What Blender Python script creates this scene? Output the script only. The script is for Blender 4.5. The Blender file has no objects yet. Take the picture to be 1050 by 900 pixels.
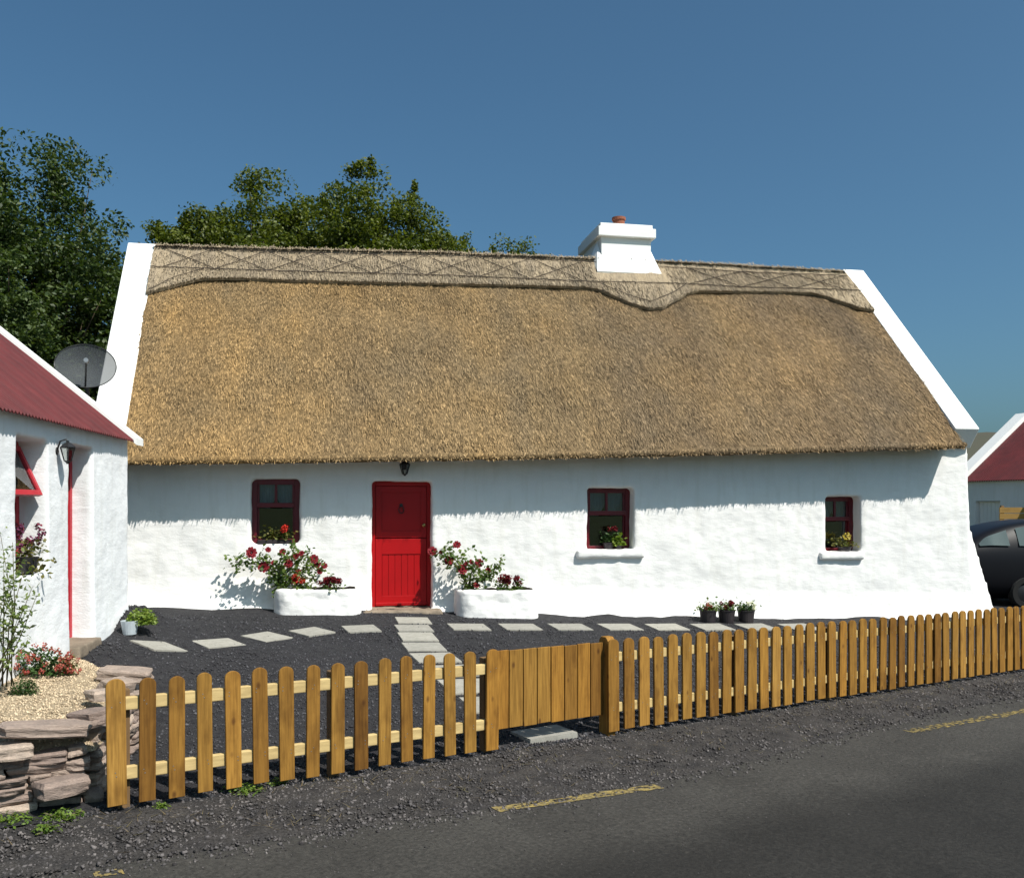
import bpy, bmesh, math, random
import numpy as np
from mathutils import Vector, Matrix, noise

random.seed(7)
rng = np.random.default_rng(11)
scene = bpy.context.scene
COL = scene.collection
R = math.radians

# ------------------------------------------------------------------ camera model (used for measuring)
K, CX, HZ, EYE = 950.0, 525.0, 515.0, 2.1


def at(px, py, Y):
    return Vector(((px - CX) * Y / K, Y, EYE + (HZ - py) * Y / K))


def proj(p):
    return CX + K * p[0] / p[1], HZ - K * (p[2] - EYE) / p[1]


# fence line frame
FA = (-2.61, 6.03)
FT = (0.838, 0.545)


def fence_xy(t, d=0.0):           # t along the fence, d towards the road
    return FA[0] + FT[0] * t + FT[1] * d, FA[1] + FT[1] * t - FT[0] * d


def fence_td(x, y):
    dx, dy = x - FA[0], y - FA[1]
    return dx * FT[0] + dy * FT[1], dx * FT[1] - dy * FT[0]


# cottage frame
HD = (-1.69, 14.2)
HB = 0.49
TH = R(11)
HC, HS = math.cos(TH), math.sin(TH)


def H(u, v, w):
    return Vector((HD[0] + u * HC - v * HS, HD[1] + u * HS + v * HC, HB + w))


def uv_of(x, y):
    dx, dy = x - HD[0], y - HD[1]
    return dx * HC + dy * HS, -dx * HS + dy * HC


def hpx(px, py, v):
    """pixel -> (u, w) on the cottage plane at inward distance v"""
    k = (px - CX) / K
    # x = k*y ; v = -(x-Dx)*s + (y-Dy)*c
    y = (v - HD[0] * HS + HD[1] * HC) / (-k * HS + HC)
    x = k * y
    u, _ = uv_of(x, y)
    z = EYE + (HZ - py) * y / K
    return u, z - HB


ZHU = [-14, -4.3, 0, 3.72, 7.15, 9.9, 16, 40]
ZHZ = [0.75, 0.57, 0.475, 0.26, 0.15, 0.10, 0.10, 0.1]


def g(x, y):
    t, d = fence_td(x, y)
    zf = 0.081 - 0.0166 * min(max(t, -8), 16)
    u, v = uv_of(x, y)
    zh = float(np.interp(u, ZHU, ZHZ))
    if d >= 0:
        return zf - 0.06 * min(d, 1.0)
    bump = math.exp(-(((x + 4.5) / .75) ** 2 + ((y - 10.0) / 1.0) ** 2))
    din, dh = -d, max(-v, 0.0)
    if dh <= 0:
        fr = min(1.0, din / 2.0)
    else:
        fr = din / (din + dh)
    z = zf + (zh - zf) * fr
    z += max(0.0, .555 - z) * bump
    heap = math.exp(-(((x + 4.85) / .55) ** 2 + ((y - 11.55) / .75) ** 2))
    return z + max(0.0, .78 - z) * min(1.0, heap * 1.25)


def ground_at(px, py):
    lo, hi = 3.0, 40.0
    Y = 3.0
    prev = None
    while Y < 40:
        p = at(px, py, Y)
        h = p.z - g(p.x, p.y)
        if h <= 0:
            lo, hi = Y - 0.1, Y
            for _ in range(25):
                m = (lo + hi) / 2
                p = at(px, py, m)
                if p.z - g(p.x, p.y) > 0:
                    lo = m
                else:
                    hi = m
            return at(px, py, hi)
        Y += 0.1
    return at(px, py, 40)


# ------------------------------------------------------------------ scene object helpers
def wm(o):
    m = o.matrix_basis.copy()
    return wm(o.parent) @ m if o.parent else m


def meta(o, label=None, cat=None, group=None, kind=None):
    if label: o['label'] = label
    if cat: o['category'] = cat
    if group: o['group'] = group
    if kind: o['kind'] = kind
    return o


def thing(name, label, cat, loc, rotz=0.0, group=None):
    o = bpy.data.objects.new(name, None)
    o.empty_display_size = 0.2
    COL.objects.link(o)
    o.location = loc
    o.rotation_euler = (0, 0, rotz)
    return meta(o, label, cat, group)


def np_mesh(name, V, F, smooth=False):
    """V (n,3) array; F = (m,k) array or list of lists"""
    me = bpy.data.meshes.new(name)
    V = np.asarray(V, dtype=np.float32)
    if isinstance(F, np.ndarray):
        n, k = F.shape
        me.vertices.add(len(V))
        me.vertices.foreach_set('co', V.ravel())
        me.loops.add(n * k)
        me.loops.foreach_set('vertex_index', F.astype(np.int32).ravel())
        me.polygons.add(n)
        me.polygons.foreach_set('loop_start', np.arange(0, n * k, k, dtype=np.int32))
        me.polygons.foreach_set('loop_total', np.full(n, k, dtype=np.int32))
        me.update(calc_edges=True)
        me.validate()
    else:
        me.from_pydata([tuple(v) for v in V], [], F)
        me.update()
    if smooth:
        me.polygons.foreach_set('use_smooth', np.ones(len(me.polygons), dtype=bool))
    return me


def put(name, me, mat, parent=None, loc=None, rot=None):
    o = bpy.data.objects.new(name, me)
    COL.objects.link(o)
    if mat is not None:
        if isinstance(mat, (list, tuple)):
            for m in mat: me.materials.append(m)
        elif len(me.materials) == 0:
            me.materials.append(mat)
    if parent: o.parent = parent
    if loc is not None: o.location = loc
    if rot is not None: o.rotation_euler = rot
    return o


def xf(V, M):
    V = np.asarray(V, dtype=np.float64)
    A = np.array(M)
    return V @ A[:3, :3].T + A[:3, 3]


def wpart(name, V, F, mat, parent=None, smooth=False, origin=None):
    """build from WORLD vertices, store in the parent's frame"""
    loc = None
    if parent:
        V = xf(V, wm(parent).inverted())
    elif origin is not None:
        V = np.asarray(V) - np.asarray(origin)
        loc = origin
    return put(name, np_mesh(name, V, F, smooth), mat, parent, loc)


class MB:
    """collects vertices and faces"""
    def __init__(s):
        s.v, s.f = [], []

    def add(s, V, F):
        b = len(s.v)
        s.v.extend([tuple(p) for p in V])
        s.f.extend([[i + b for i in f] for f in F])
        return s

    def box(s, c, size, M=None):
        x, y, z = [k / 2 for k in size]
        V = [Vector((sx * x, sy * y, sz * z)) for sx in (-1, 1) for sy in (-1, 1) for sz in (-1, 1)]
        if M is not None: V = [M @ p for p in V]
        V = [p + Vector(c) for p in V]
        return s.add(V, [[0, 1, 3, 2], [4, 6, 7, 5], [0, 4, 5, 1], [2, 3, 7, 6], [0, 2, 6, 4], [1, 5, 7, 3]])

    def prism(s, poly, a, b, fn):
        """poly = list of 2D points; fn(p, k) gives the point at extrusion k (a or b)"""
        n = len(poly)
        V = [fn(p, a) for p in poly] + [fn(p, b) for p in poly]
        F = [list(range(n))[::-1], list(range(n, 2 * n))] + [[i, (i + 1) % n, n + (i + 1) % n, n + i] for i in range(n)]
        return s.add(V, F)

    def tube(s, pts, rad, n=6, cap=True):
        pts = [Vector(p) for p in pts]
        if not isinstance(rad, (list, tuple)): rad = [rad] * len(pts)
        V, F = [], []
        for i, p in enumerate(pts):
            a = pts[max(i - 1, 0)]
            b = pts[min(i + 1, len(pts) - 1)]
            d = (b - a).normalized() if (b - a).length > 1e-9 else Vector((0, 0, 1))
            q = d.orthogonal().normalized() if abs(d.z) > .99 else d.cross(Vector((0, 0, 1))).normalized()
            r = d.cross(q)
            for k in range(n):
                an = 2 * math.pi * k / n
                V.append(p + (q * math.cos(an) + r * math.sin(an)) * rad[i])
        for i in range(len(pts) - 1):
            for k in range(n):
                F.append([i * n + k, i * n + (k + 1) % n, (i + 1) * n + (k + 1) % n, (i + 1) * n + k])
        if cap:
            F.append(list(range(n))[::-1])
            F.append([(len(pts) - 1) * n + k for k in range(n)])
        return s.add(V, F)

    def lathe(s, prof, c, n=16, axis=None):
        """prof = [(r,z)]; closed bottom/top only when r==0"""
        V, F = [], []
        for (r, z) in prof:
            for k in range(n):
                a = 2 * math.pi * k / n
                V.append(Vector((r * math.cos(a), r * math.sin(a), z)))
        for i in range(len(prof) - 1):
            for k in range(n):
                F.append([i * n + k, i * n + (k + 1) % n, (i + 1) * n + (k + 1) % n, (i + 1) * n + k])
        if axis is not None: V = [axis @ p for p in V]
        return s.add([p + Vector(c) for p in V], F)

    def build(s, name, mat, parent=None, smooth=False, bevel=0.0, origin=None, local=False, seg=2):
        if local:
            o = put(name, np_mesh(name, s.v, s.f, smooth), mat, parent)
        else:
            o = wpart(name, s.v, s.f, mat, parent, smooth, origin)
        if bevel > 0:
            m = o.modifiers.new('bevel', 'BEVEL')
            m.width = bevel; m.segments = seg; m.limit_method = 'ANGLE'; m.angle_limit = R(40)
        return o


def remeshed(mb_solid, cuts, voxel, smooth_it=2, jitter=0.0, jscale=1.5, bumps=()):
    """solid minus boxes, rounded like lime-washed masonry; returns mesh data (local)"""
    me = np_mesh('tmp', mb_solid.v, mb_solid.f)
    bm = bmesh.new(); bm.from_mesh(me); bmesh.ops.recalc_face_normals(bm, faces=bm.faces); bm.to_mesh(me); bm.free()
    o = bpy.data.objects.new('tmp', me); COL.objects.link(o)
    co = []
    for c in cuts:
        cm = np_mesh('cut', c.v, c.f)
        bm = bmesh.new(); bm.from_mesh(cm); bmesh.ops.recalc_face_normals(bm, faces=bm.faces); bm.to_mesh(cm); bm.free()
        q = bpy.data.objects.new('cut', cm); COL.objects.link(q); co.append(q)
        m = o.modifiers.new('b', 'BOOLEAN'); m.operation = 'DIFFERENCE'; m.solver = 'EXACT'; m.object = q
    m = o.modifiers.new('r', 'REMESH'); m.mode = 'VOXEL'; m.voxel_size = voxel
    m = o.modifiers.new('s', 'SMOOTH'); m.factor = .5; m.iterations = smooth_it
    dg = bpy.context.evaluated_depsgraph_get(); dg.update()
    ev = o.evaluated_get(dg)
    out = bpy.data.meshes.new_from_object(ev, depsgraph=dg)
    for q in co:
        bpy.data.objects.remove(q, do_unlink=True)
    bpy.data.objects.remove(o, do_unlink=True)
    n = len(out.vertices)
    if jitter and n:
        V = np.empty(n * 3, np.float32); out.vertices.foreach_get('co', V); V = V.reshape(-1, 3)
        N = np.empty(n * 3, np.float32); out.vertex_normals.foreach_get('vector', N); N = N.reshape(-1, 3)
        dd = np.zeros(n, np.float32)
        for i in range(n):
            p = Vector(V[i])
            a = noise.noise(p * jscale)
            b = noise.noise(p * jscale * 2.7 + Vector((9, 3, 5)))
            c = noise.noise(p * jscale * 7 + Vector((2, 7, 1)))
            dd[i] = jitter * (a + .55 * b + .28 * c)
        V = V + N * dd[:, None]
        out.vertices.foreach_set('co', V.ravel()); out.update()
    out.polygons.foreach_set('use_smooth', np.ones(len(out.polygons), dtype=bool))
    out.materials.clear()
    return out


# ------------------------------------------------------------------ materials
def nodes_of(name):
    m = bpy.data.materials.new(name)
    m.use_nodes = True
    nt = m.node_tree
    return m, nt, nt.nodes['Principled BSDF']


def N(nt, typ, **kw):
    n = nt.nodes.new(typ)
    for k, v in kw.items():
        if k in ('operation', 'blend_type', 'data_type', 'noise_dimensions', 'feature', 'distance', 'wave_type', 'bands_direction'):
            setattr(n, k, v)
        else:
            n.inputs[k].default_value = v
    return n


def ramp(nt, fac, cols):
    r = nt.nodes.new('ShaderNodeValToRGB')
    e = r.color_ramp.elements
    while len(e) < len(cols): e.new(0.5)
    for k, (p, c) in enumerate(cols):
        e[k].position = p
        e[k].color = (c[0], c[1], c[2], 1)
    nt.links.new(fac, r.inputs[0])
    return r.outputs[0]


def mixc(nt, fac, a, b, mode='MIX'):
    n = nt.nodes.new('ShaderNodeMix')
    n.data_type = 'RGBA'; n.blend_type = mode
    for sock, val in ((n.inputs[0], fac), (n.inputs[6], a), (n.inputs[7], b)):
        if hasattr(val, 'is_linked') or hasattr(val, 'links'):
            nt.links.new(val, sock)
        elif isinstance(val, (int, float)):
            sock.default_value = val
        else:
            sock.default_value = (val[0], val[1], val[2], 1)
    return n.outputs[2]


def coords(nt, stretch=(1, 1, 1)):
    tc = nt.nodes.new('ShaderNodeTexCoord')
    mp = nt.nodes.new('ShaderNodeMapping')
    mp.inputs['Scale'].default_value = stretch
    nt.links.new(tc.outputs['Object'], mp.inputs['Vector'])
    return mp.outputs[0]


def noise_t(nt, vec, scale, detail=6, rough=.6):
    n = N(nt, 'ShaderNodeTexNoise', Scale=scale, Detail=detail, Roughness=rough)
    nt.links.new(vec, n.inputs['Vector'])
    return n.outputs['Fac']


def add_bump(nt, bs, height, strength, dist=0.02):
    b = N(nt, 'ShaderNodeBump', Strength=strength, Distance=dist)
    nt.links.new(height, b.inputs['Height'])
    nt.links.new(b.outputs[0], bs.inputs['Normal'])


def M(name, c1, c2=None, scale=4, rough=.8, spec=.3, bump=0, bscale=40, bdist=.02, stretch=(1, 1, 1), fine=None,
      island=0.0, objrand=None, metallic=0, coat=0):
    m, nt, bs = nodes_of(name)
    vec = coords(nt, stretch)
    c2 = c2 or tuple(k * .75 for k in c1)
    col = ramp(nt, noise_t(nt, vec, scale), [(.32, c2), (.68, c1)])
    if fine:
        fs, amt = fine
        col = mixc(nt, 1.0, col, ramp(nt, noise_t(nt, vec, fs, 3), [(.3, (1 - amt,) * 3), (.7, (1 + amt,) * 3)]), 'MULTIPLY')
    if island:
        ge = nt.nodes.new('ShaderNodeNewGeometry')
        col = mixc(nt, 1.0, col, ramp(nt, ge.outputs['Random Per Island'], [(0, (1 - island,) * 3), (1, (1 + island,) * 3)]), 'MULTIPLY')
    if objrand:
        oi = nt.nodes.new('ShaderNodeObjectInfo')
        col = mixc(nt, 1.0, col, ramp(nt, oi.outputs['Random'], objrand), 'MULTIPLY')
    nt.links.new(col, bs.inputs['Base Color'])
    bs.inputs['Roughness'].default_value = rough
    bs.inputs['Specular IOR Level'].default_value = spec
    bs.inputs['Metallic'].default_value = metallic
    bs.inputs['Coat Weight'].default_value = coat
    if bump:
        add_bump(nt, bs, noise_t(nt, vec, bscale, 8, .65), bump, bdist)
    return m


def leaf_mat(name, cols, trans=.3, rough=.55):
    m, nt, bs = nodes_of(name)
    ge = nt.nodes.new('ShaderNodeNewGeometry')
    col = ramp(nt, ge.outputs['Random Per Island'], [(i / (len(cols) - 1), c) for i, c in enumerate(cols)])
    nt.links.new(col, bs.inputs['Base Color'])
    bs.inputs['Roughness'].default_value = rough
    bs.inputs['Specular IOR Level'].default_value = .35
    tr = nt.nodes.new('ShaderNodeBsdfTranslucent')
    nt.links.new(mixc(nt, 1.0, col, (1.5, 1.6, .7), 'MULTIPLY'), tr.inputs[0])
    mx = nt.nodes.new('ShaderNodeMixShader'); mx.inputs[0].default_value = trans
    nt.links.new(bs.outputs[0], mx.inputs[1]); nt.links.new(tr.outputs[0], mx.inputs[2])
    nt.links.new(mx.outputs[0], nt.nodes['Material Output'].inputs[0])
    return m


def glass_mat(name, tint=(.9, .95, .95), refl=.25):
    m, nt, bs = nodes_of(name)
    gl = nt.nodes.new('ShaderNodeBsdfGlossy'); gl.inputs['Roughness'].default_value = .03
    tr = nt.nodes.new('ShaderNodeBsdfTransparent'); tr.inputs[0].default_value = (*tint, 1)
    fr = N(nt, 'ShaderNodeFresnel', IOR=1.5)
    ad = nt.nodes.new('ShaderNodeMath'); ad.operation = 'ADD'; ad.inputs[1].default_value = refl * .10
    nt.links.new(fr.outputs[0], ad.inputs[0])
    mx = nt.nodes.new('ShaderNodeMixShader')
    nt.links.new(ad.outputs[0], mx.inputs[0]); nt.links.new(tr.outputs[0], mx.inputs[1]); nt.links.new(gl.outputs[0], mx.inputs[2])
    nt.links.new(mx.outputs[0], nt.nodes['Material Output'].inputs[0])
    return m


def whitewash(name, c=(.80, .79, .77)):
    m, nt, bs = nodes_of(name)
    vec = coords(nt)
    col = ramp(nt, noise_t(nt, vec, 1.3, 8, .65), [(.3, tuple(k * .93 for k in c)), (.62, c)])
    # thin rain streaks and grime of the limewash itself
    vs = coords(nt, (5, 5, .7))
    col = mixc(nt, 1.0, col, ramp(nt, noise_t(nt, vs, 1.6, 6, .6), [(.28, (.93, .925, .90)), (.5, (1, 1, 1))]), 'MULTIPLY')
    nt.links.new(col, bs.inputs['Base Color'])
    bs.inputs['Roughness'].default_value = .85
    bs.inputs['Specular IOR Level'].default_value = .2
    h1 = noise_t(nt, coords(nt, (.7, .7, 1.7)), 6.5, 8, .6)
    h2 = noise_t(nt, vec, 45, 4, .6)
    ad = N(nt, 'ShaderNodeMath', operation='MULTIPLY_ADD'); ad.inputs[1].default_value = .25
    nt.links.new(h2, ad.inputs[0]); nt.links.new(h1, ad.inputs[2])
    add_bump(nt, bs, ad.outputs[0], .36, .026)
    return m


MT = {}
MT['white'] = whitewash('limewash')
MT['white2'] = whitewash('limewash_cool', (.77, .78, .79))
MT['coping'] = M('painted_coping', (.82, .82, .80), (.78, .78, .75), 1.5, .7, .3, bump=.08, bscale=20)
MT['thatch'] = M('thatch_straw', (.30, .20, .098), (.195, .144, .088), .55, .9, .15, bump=.35, bscale=60, bdist=.015,
                 stretch=(1.25, 1, .7), fine=(18, .30), island=.60)
def weather_thatch():
    m = MT['thatch']; nt = m.node_tree; bs = nt.nodes['Principled BSDF']
    src = bs.inputs['Base Color'].links[0].from_socket
    col = mixc(nt, 1.0, src, ramp(nt, noise_t(nt, coords(nt, (1.0, .12, .12)), 1.5, 5, .6), [(.30, (.80, .80, .82)), (.5, (1, 1, 1)), (.72, (1.12, 1.09, 1.02))]), 'MULTIPLY')
    # golden newer coat towards the low left, greyer weathered reed elsewhere
    cc = coords(nt)
    sx = nt.nodes.new('ShaderNodeSeparateXYZ'); nt.links.new(cc, sx.inputs[0])
    ad = N(nt, 'ShaderNodeMath', operation='MULTIPLY_ADD'); ad.inputs[1].default_value = 9.0
    nt.links.new(noise_t(nt, coords(nt, (.9, .5, .5)), .5, 4, .5), ad.inputs[0]); nt.links.new(sx.outputs['X'], ad.inputs[2])
    mr = N(nt, 'ShaderNodeMapRange'); mr.inputs['From Min'].default_value = 1.5; mr.inputs['From Max'].default_value = 12.0
    nt.links.new(ad.outputs[0], mr.inputs['Value'])
    col = mixc(nt, 1.0, col, ramp(nt, mr.outputs[0], [(0, (1.08, 1.02, .88)), (.45, (1.0, .99, .95)), (1, (.92, .92, .97))]), 'MULTIPLY')
    nt.links.new(col, bs.inputs['Base Color'])


weather_thatch()
MT['ridge'] = M('ridge_straw', (.31, .242, .158), (.215, .172, .122), 1.6, .9, .15, bump=.5, bscale=18, bdist=.03,
                stretch=(3.2, .6, .6), fine=(14, .28), island=.42)
MT['twine'] = M('tarred_twine', (.06, .045, .035), None, 8, .9)
MT['red'] = M('red_gloss_paint', (.37, .003, .005), (.32, .0025, .004), 3, .42, .3, bump=.05, bscale=30)
MT['darkred'] = M('dark_red_frame_paint', (.13, .005, .012), (.095, .004, .010), 4, .4, .45)
MT['pinkred'] = M('faded_red_frame_paint', (.46, .022, .035), (.38, .016, .027), 4, .5, .4)
MT['tin'] = M('red_oxide_tin', (.115, .018, .019), (.075, .014, .015), 2.2, .6, .3, bump=.1, bscale=12, fine=(9, .15))
MT['gravel'] = M('dark_gravel', (.041, .040, .042), (.021, .020, .023), 14, .95, .2, bump=.9, bscale=60, bdist=.03, fine=(90, .55))
MT['verge'] = M('verge_gravel', (.060, .054, .050), (.030, .028, .028), 6, .95, .2, bump=.9, bscale=45, bdist=.03, fine=(70, .55))
MT['stones_y'] = M('dark_chippings', (.082, .080, .085), (.026, .025, .030), 9, .9, .25, island=.55)
MT['stones_v'] = M('verge_chippings', (.115, .102, .097), (.040, .037, .039), 5, .9, .25, island=.7)
MT['pea'] = M('pea_gravel_base', (.40, .315, .21), (.27, .21, .14), 20, .9, .2, bump=.8, bscale=70)
MT['pea_s'] = M('pea_gravel_stones', (.56, .45, .31), (.40, .305, .20), 10, .85, .25, island=.45)
MT['slab'] = M('paving_concrete', (.33, .315, .28), (.25, .24, .21), 5, .9, .2, bump=.25, bscale=90, bdist=.006, fine=(60, .12),
               objrand=[(0, (.88, .88, .88)), (1, (1.08, 1.07, 1.05))])
MT['sand'] = M('wall_sandstone', (.39, .315, .265), (.24, .20, .175), 3, .9, .2, bump=.6, bscale=16, bdist=.03, fine=(22, .22),
               objrand=[(0, (.72, .66, .66)), (.5, (1.0, .95, .92)), (1, (1.35, 1.3, 1.22))])
MT['step'] = M('worn_doorstep', (.27, .215, .16), (.15, .12, .09), 6, .9, .2, bump=.5, bscale=25)
def picket_mat():
    m, nt, bs = nodes_of('treated_pine')
    oi = nt.nodes.new('ShaderNodeObjectInfo')
    tc = nt.nodes.new('ShaderNodeTexCoord')
    sc = N(nt, 'ShaderNodeMath', operation='MULTIPLY'); sc.inputs[1].default_value = 37.0
    nt.links.new(oi.outputs['Random'], sc.inputs[0])
    va = nt.nodes.new('ShaderNodeVectorMath'); va.operation = 'ADD'
    nt.links.new(tc.outputs['Object'], va.inputs[0]); nt.links.new(sc.outputs[0], va.inputs[1])
    def mp(s):
        q = nt.nodes.new('ShaderNodeMapping'); q.inputs['Scale'].default_value = s
        nt.links.new(va.outputs[0], q.inputs['Vector']); return q.outputs[0]
    col = ramp(nt, noise_t(nt, mp((9, 9, .9)), 2.4, 6), [(.3, (.215, .105, .019)), (.7, (.325, .170, .033))])
    col = mixc(nt, 1.0, col, ramp(nt, noise_t(nt, mp((26, 26, 1.1)), 3.2, 4), [(.34, (.72, .70, .66)), (.62, (1.1, 1.1, 1.1))]), 'MULTIPLY')
    # pale resin blotches and darker treatment stain
    col = mixc(nt, 1.0, col, ramp(nt, noise_t(nt, mp((5, 5, 2.6)), 1.2, 3), [(.30, (.66, .62, .58)), (.5, (1, 1, 1)), (.70, (1.0, 1.0, 1.0)), (.80, (1.28, 1.36, 1.6))]), 'MULTIPLY')
    vo = N(nt, 'ShaderNodeTexVoronoi', Scale=1.0); nt.links.new(mp((7.5, 7.5, 4.2)), vo.inputs['Vector'])
    col = mixc(nt, ramp(nt, vo.outputs['Distance'], [(.055, (.85, .85, .85)), (.15, (0, 0, 0))]), col, (.085, .035, .008))
    col = mixc(nt, 1.0, col, ramp(nt, oi.outputs['Random'], [(0, (.60, .54, .52)), (.25, (.88, .84, .80)), (.6, (1.0, 1.03, 1.1)), (.85, (1.12, 1.04, .9)), (1, (1.2, 1.26, 1.5))]), 'MULTIPLY')
    nt.links.new(col, bs.inputs['Base Color'])
    bs.inputs['Roughness'].default_value = .72; bs.inputs['Specular IOR Level'].default_value = .2
    add_bump(nt, bs, noise_t(nt, mp((26, 26, 1.1)), 3.2, 4), .25, .004)
    return m


MT['picket'] = picket_mat()
MT['rail'] = M('fresh_sawn_pine', (.54, .40, .18), (.42, .30, .13), 3, .7, .3, stretch=(1, 1, 6), fine=(6, .12))
MT['post'] = M('weathered_post', (.20, .115, .05), (.13, .08, .04), 3, .8, .25, stretch=(6, 6, 1))
MT['bark'] = M('bark', (.10, .075, .05), (.05, .04, .028), 5, .95, .1, bump=.6, bscale=12, stretch=(3, 3, .6))
MT['stem'] = M('green_stem', (.09, .10, .03), (.07, .05, .025), 6, .7)
MT['soil'] = M('planter_soil', (.022, .017, .013), (.012, .010, .008), 12, .95, .1, bump=.8, bscale=40)
MT['black'] = M('black_ironwork', (.020, .020, .022), (.014, .014, .015), 5, .45, .4)
MT['steel'] = M('galvanised_steel', (.35, .36, .37), (.28, .29, .30), 6, .4, .5, metallic=.8)
MT['brass'] = M('brass', (.45, .34, .14), None, 6, .3, .5, metallic=1)
MT['terra'] = M('terracotta', (.26, .09, .05), (.17, .06, .035), 6, .85)
MT['pot'] = M('dark_plastic_pot', (.030, .024, .027), (.022, .018, .020), 6, .5, .4)
MT['palepot'] = M('pale_glazed_pot', (.45, .50, .53), (.38, .42, .46), 6, .3, .5)
MT['curtain'] = M('net_curtain', (.17, .21, .25), (.11, .14, .17), 3, .9, stretch=(10, 10, 1))
MT['room'] = M('darkener_black', (.03, .027, .025), None, 2, .95)
MT['glass'] = glass_mat('window_glass')
MT['lantern_glass'] = glass_mat('lantern_glass', (.8, .82, .8), .4)
MT['yellow'] = M('worn_yellow_paint', (.27, .20, .065), (.11, .09, .05), 18, .85, .2, fine=(55, .5))
MT['carpaint'] = M('black_car_paint', (.006, .006, .008), (.005, .005, .007), 2, .42, .18)
MT['tyre'] = M('tyre_rubber', (.012, .012, .012), None, 5, .85)
MT['timber'] = M('brown_timber', (.30, .18, .05), (.22, .13, .035), 3, .7, stretch=(1, 1, 6))
MT['field'] = M('rough_grass', (.045, .07, .02), (.06, .06, .028), .4, .95, .1, bump=.7, bscale=8, fine=(14, .3))
MT['hill'] = M('heather_hill', (.085, .075, .062), (.06, .065, .045), .02, .95, .1)
LEAF = {
    'tree_a': leaf_mat('leaf_dark_ash', [(.020, .038, .010), (.034, .058, .013), (.052, .080, .019), (.08, .105, .028)], .28),
    'tree_b': leaf_mat('leaf_sycamore', [(.038, .055, .009), (.066, .088, .012), (.098, .120, .017), (.14, .155, .025)], .3),
    'tree_c': leaf_mat('leaf_willow', [(.035, .06, .018), (.06, .09, .025), (.09, .12, .034)], .3),
    'rose': leaf_mat('leaf_rose', [(.042, .085, .016), (.08, .13, .024), (.13, .175, .038)], .3),
    'lime': leaf_mat('leaf_lime', [(.09, .15, .02), (.15, .21, .03), (.21, .26, .05)], .35),
    'dark': leaf_mat('leaf_dark_shrub', [(.018, .045, .010), (.035, .075, .015), (.05, .10, .02)], .2),
    'weed': leaf_mat('leaf_weed', [(.07, .13, .02), (.12, .19, .025), (.17, .23, .04)], .35),
    'dry': leaf_mat('leaf_olive', [(.08, .09, .02), (.14, .12, .03), (.10, .13, .03)], .3),
}
PET = {
    'red': leaf_mat('petal_deep_red', [(.065, .0015, .005), (.13, .003, .009), (.21, .008, .015)], .08, .8),
    'orange': leaf_mat('petal_scarlet', [(.38, .012, .01), (.55, .03, .015), (.6, .05, .03)], .25),
    'purple': leaf_mat('petal_purple', [(.10, .02, .06), (.16, .04, .10), (.22, .03, .04)], .2),
    'pink': leaf_mat('petal_pink', [(.26, .03, .03), (.38, .09, .07), (.30, .10, .06)], .25),
    'yellow': leaf_mat('petal_yellow', [(.6, .45, .08), (.7, .55, .12)], .25),
    'white': leaf_mat('petal_white', [(.6, .6, .5), (.7, .68, .62)], .25),
}


# ------------------------------------------------------------------ vegetation helpers
def rand_dirs(n):
    v = rng.normal(size=(n, 3))
    return v / np.linalg.norm(v, axis=1)[:, None]


def leaf_verts(C, size, up=.5, aspect=.55, droop=0.0):
    """folded leaf = 2 triangles sharing the midrib, as one quad"""
    n = len(C)
    nrm = rand_dirs(n); nrm[:, 2] = np.abs(nrm[:, 2]) + up
    nrm /= np.linalg.norm(nrm, axis=1)[:, None]
    a = np.cross(nrm, rand_dirs(n)); a /= np.linalg.norm(a, axis=1)[:, None] + 1e-9
    b = np.cross(nrm, a)
    s = np.broadcast_to(np.asarray(size, dtype=float), (n,))[:, None]
    tip = C + a * s * .5 - nrm * s * droop
    base = C - a * s * .5
    l = C + b * s * aspect * .5 + nrm * s * .06
    r = C - b * s * aspect * .5 + nrm * s * .06
    V = np.stack([base, r, tip, l], axis=1).reshape(-1, 3)
    F = np.arange(n * 4).reshape(-1, 4)
    return V, F


def cloud(centres, radii, per, squash=.8):
    """leaf positions: gaussian-ish clumps"""
    out = []
    for c, r in zip(centres, radii):
        d = rand_dirs(per) * (rng.random((per, 1)) ** .45) * r
        d[:, 2] *= squash
        out.append(np.asarray(c) + d)
    return np.concatenate(out)


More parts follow.
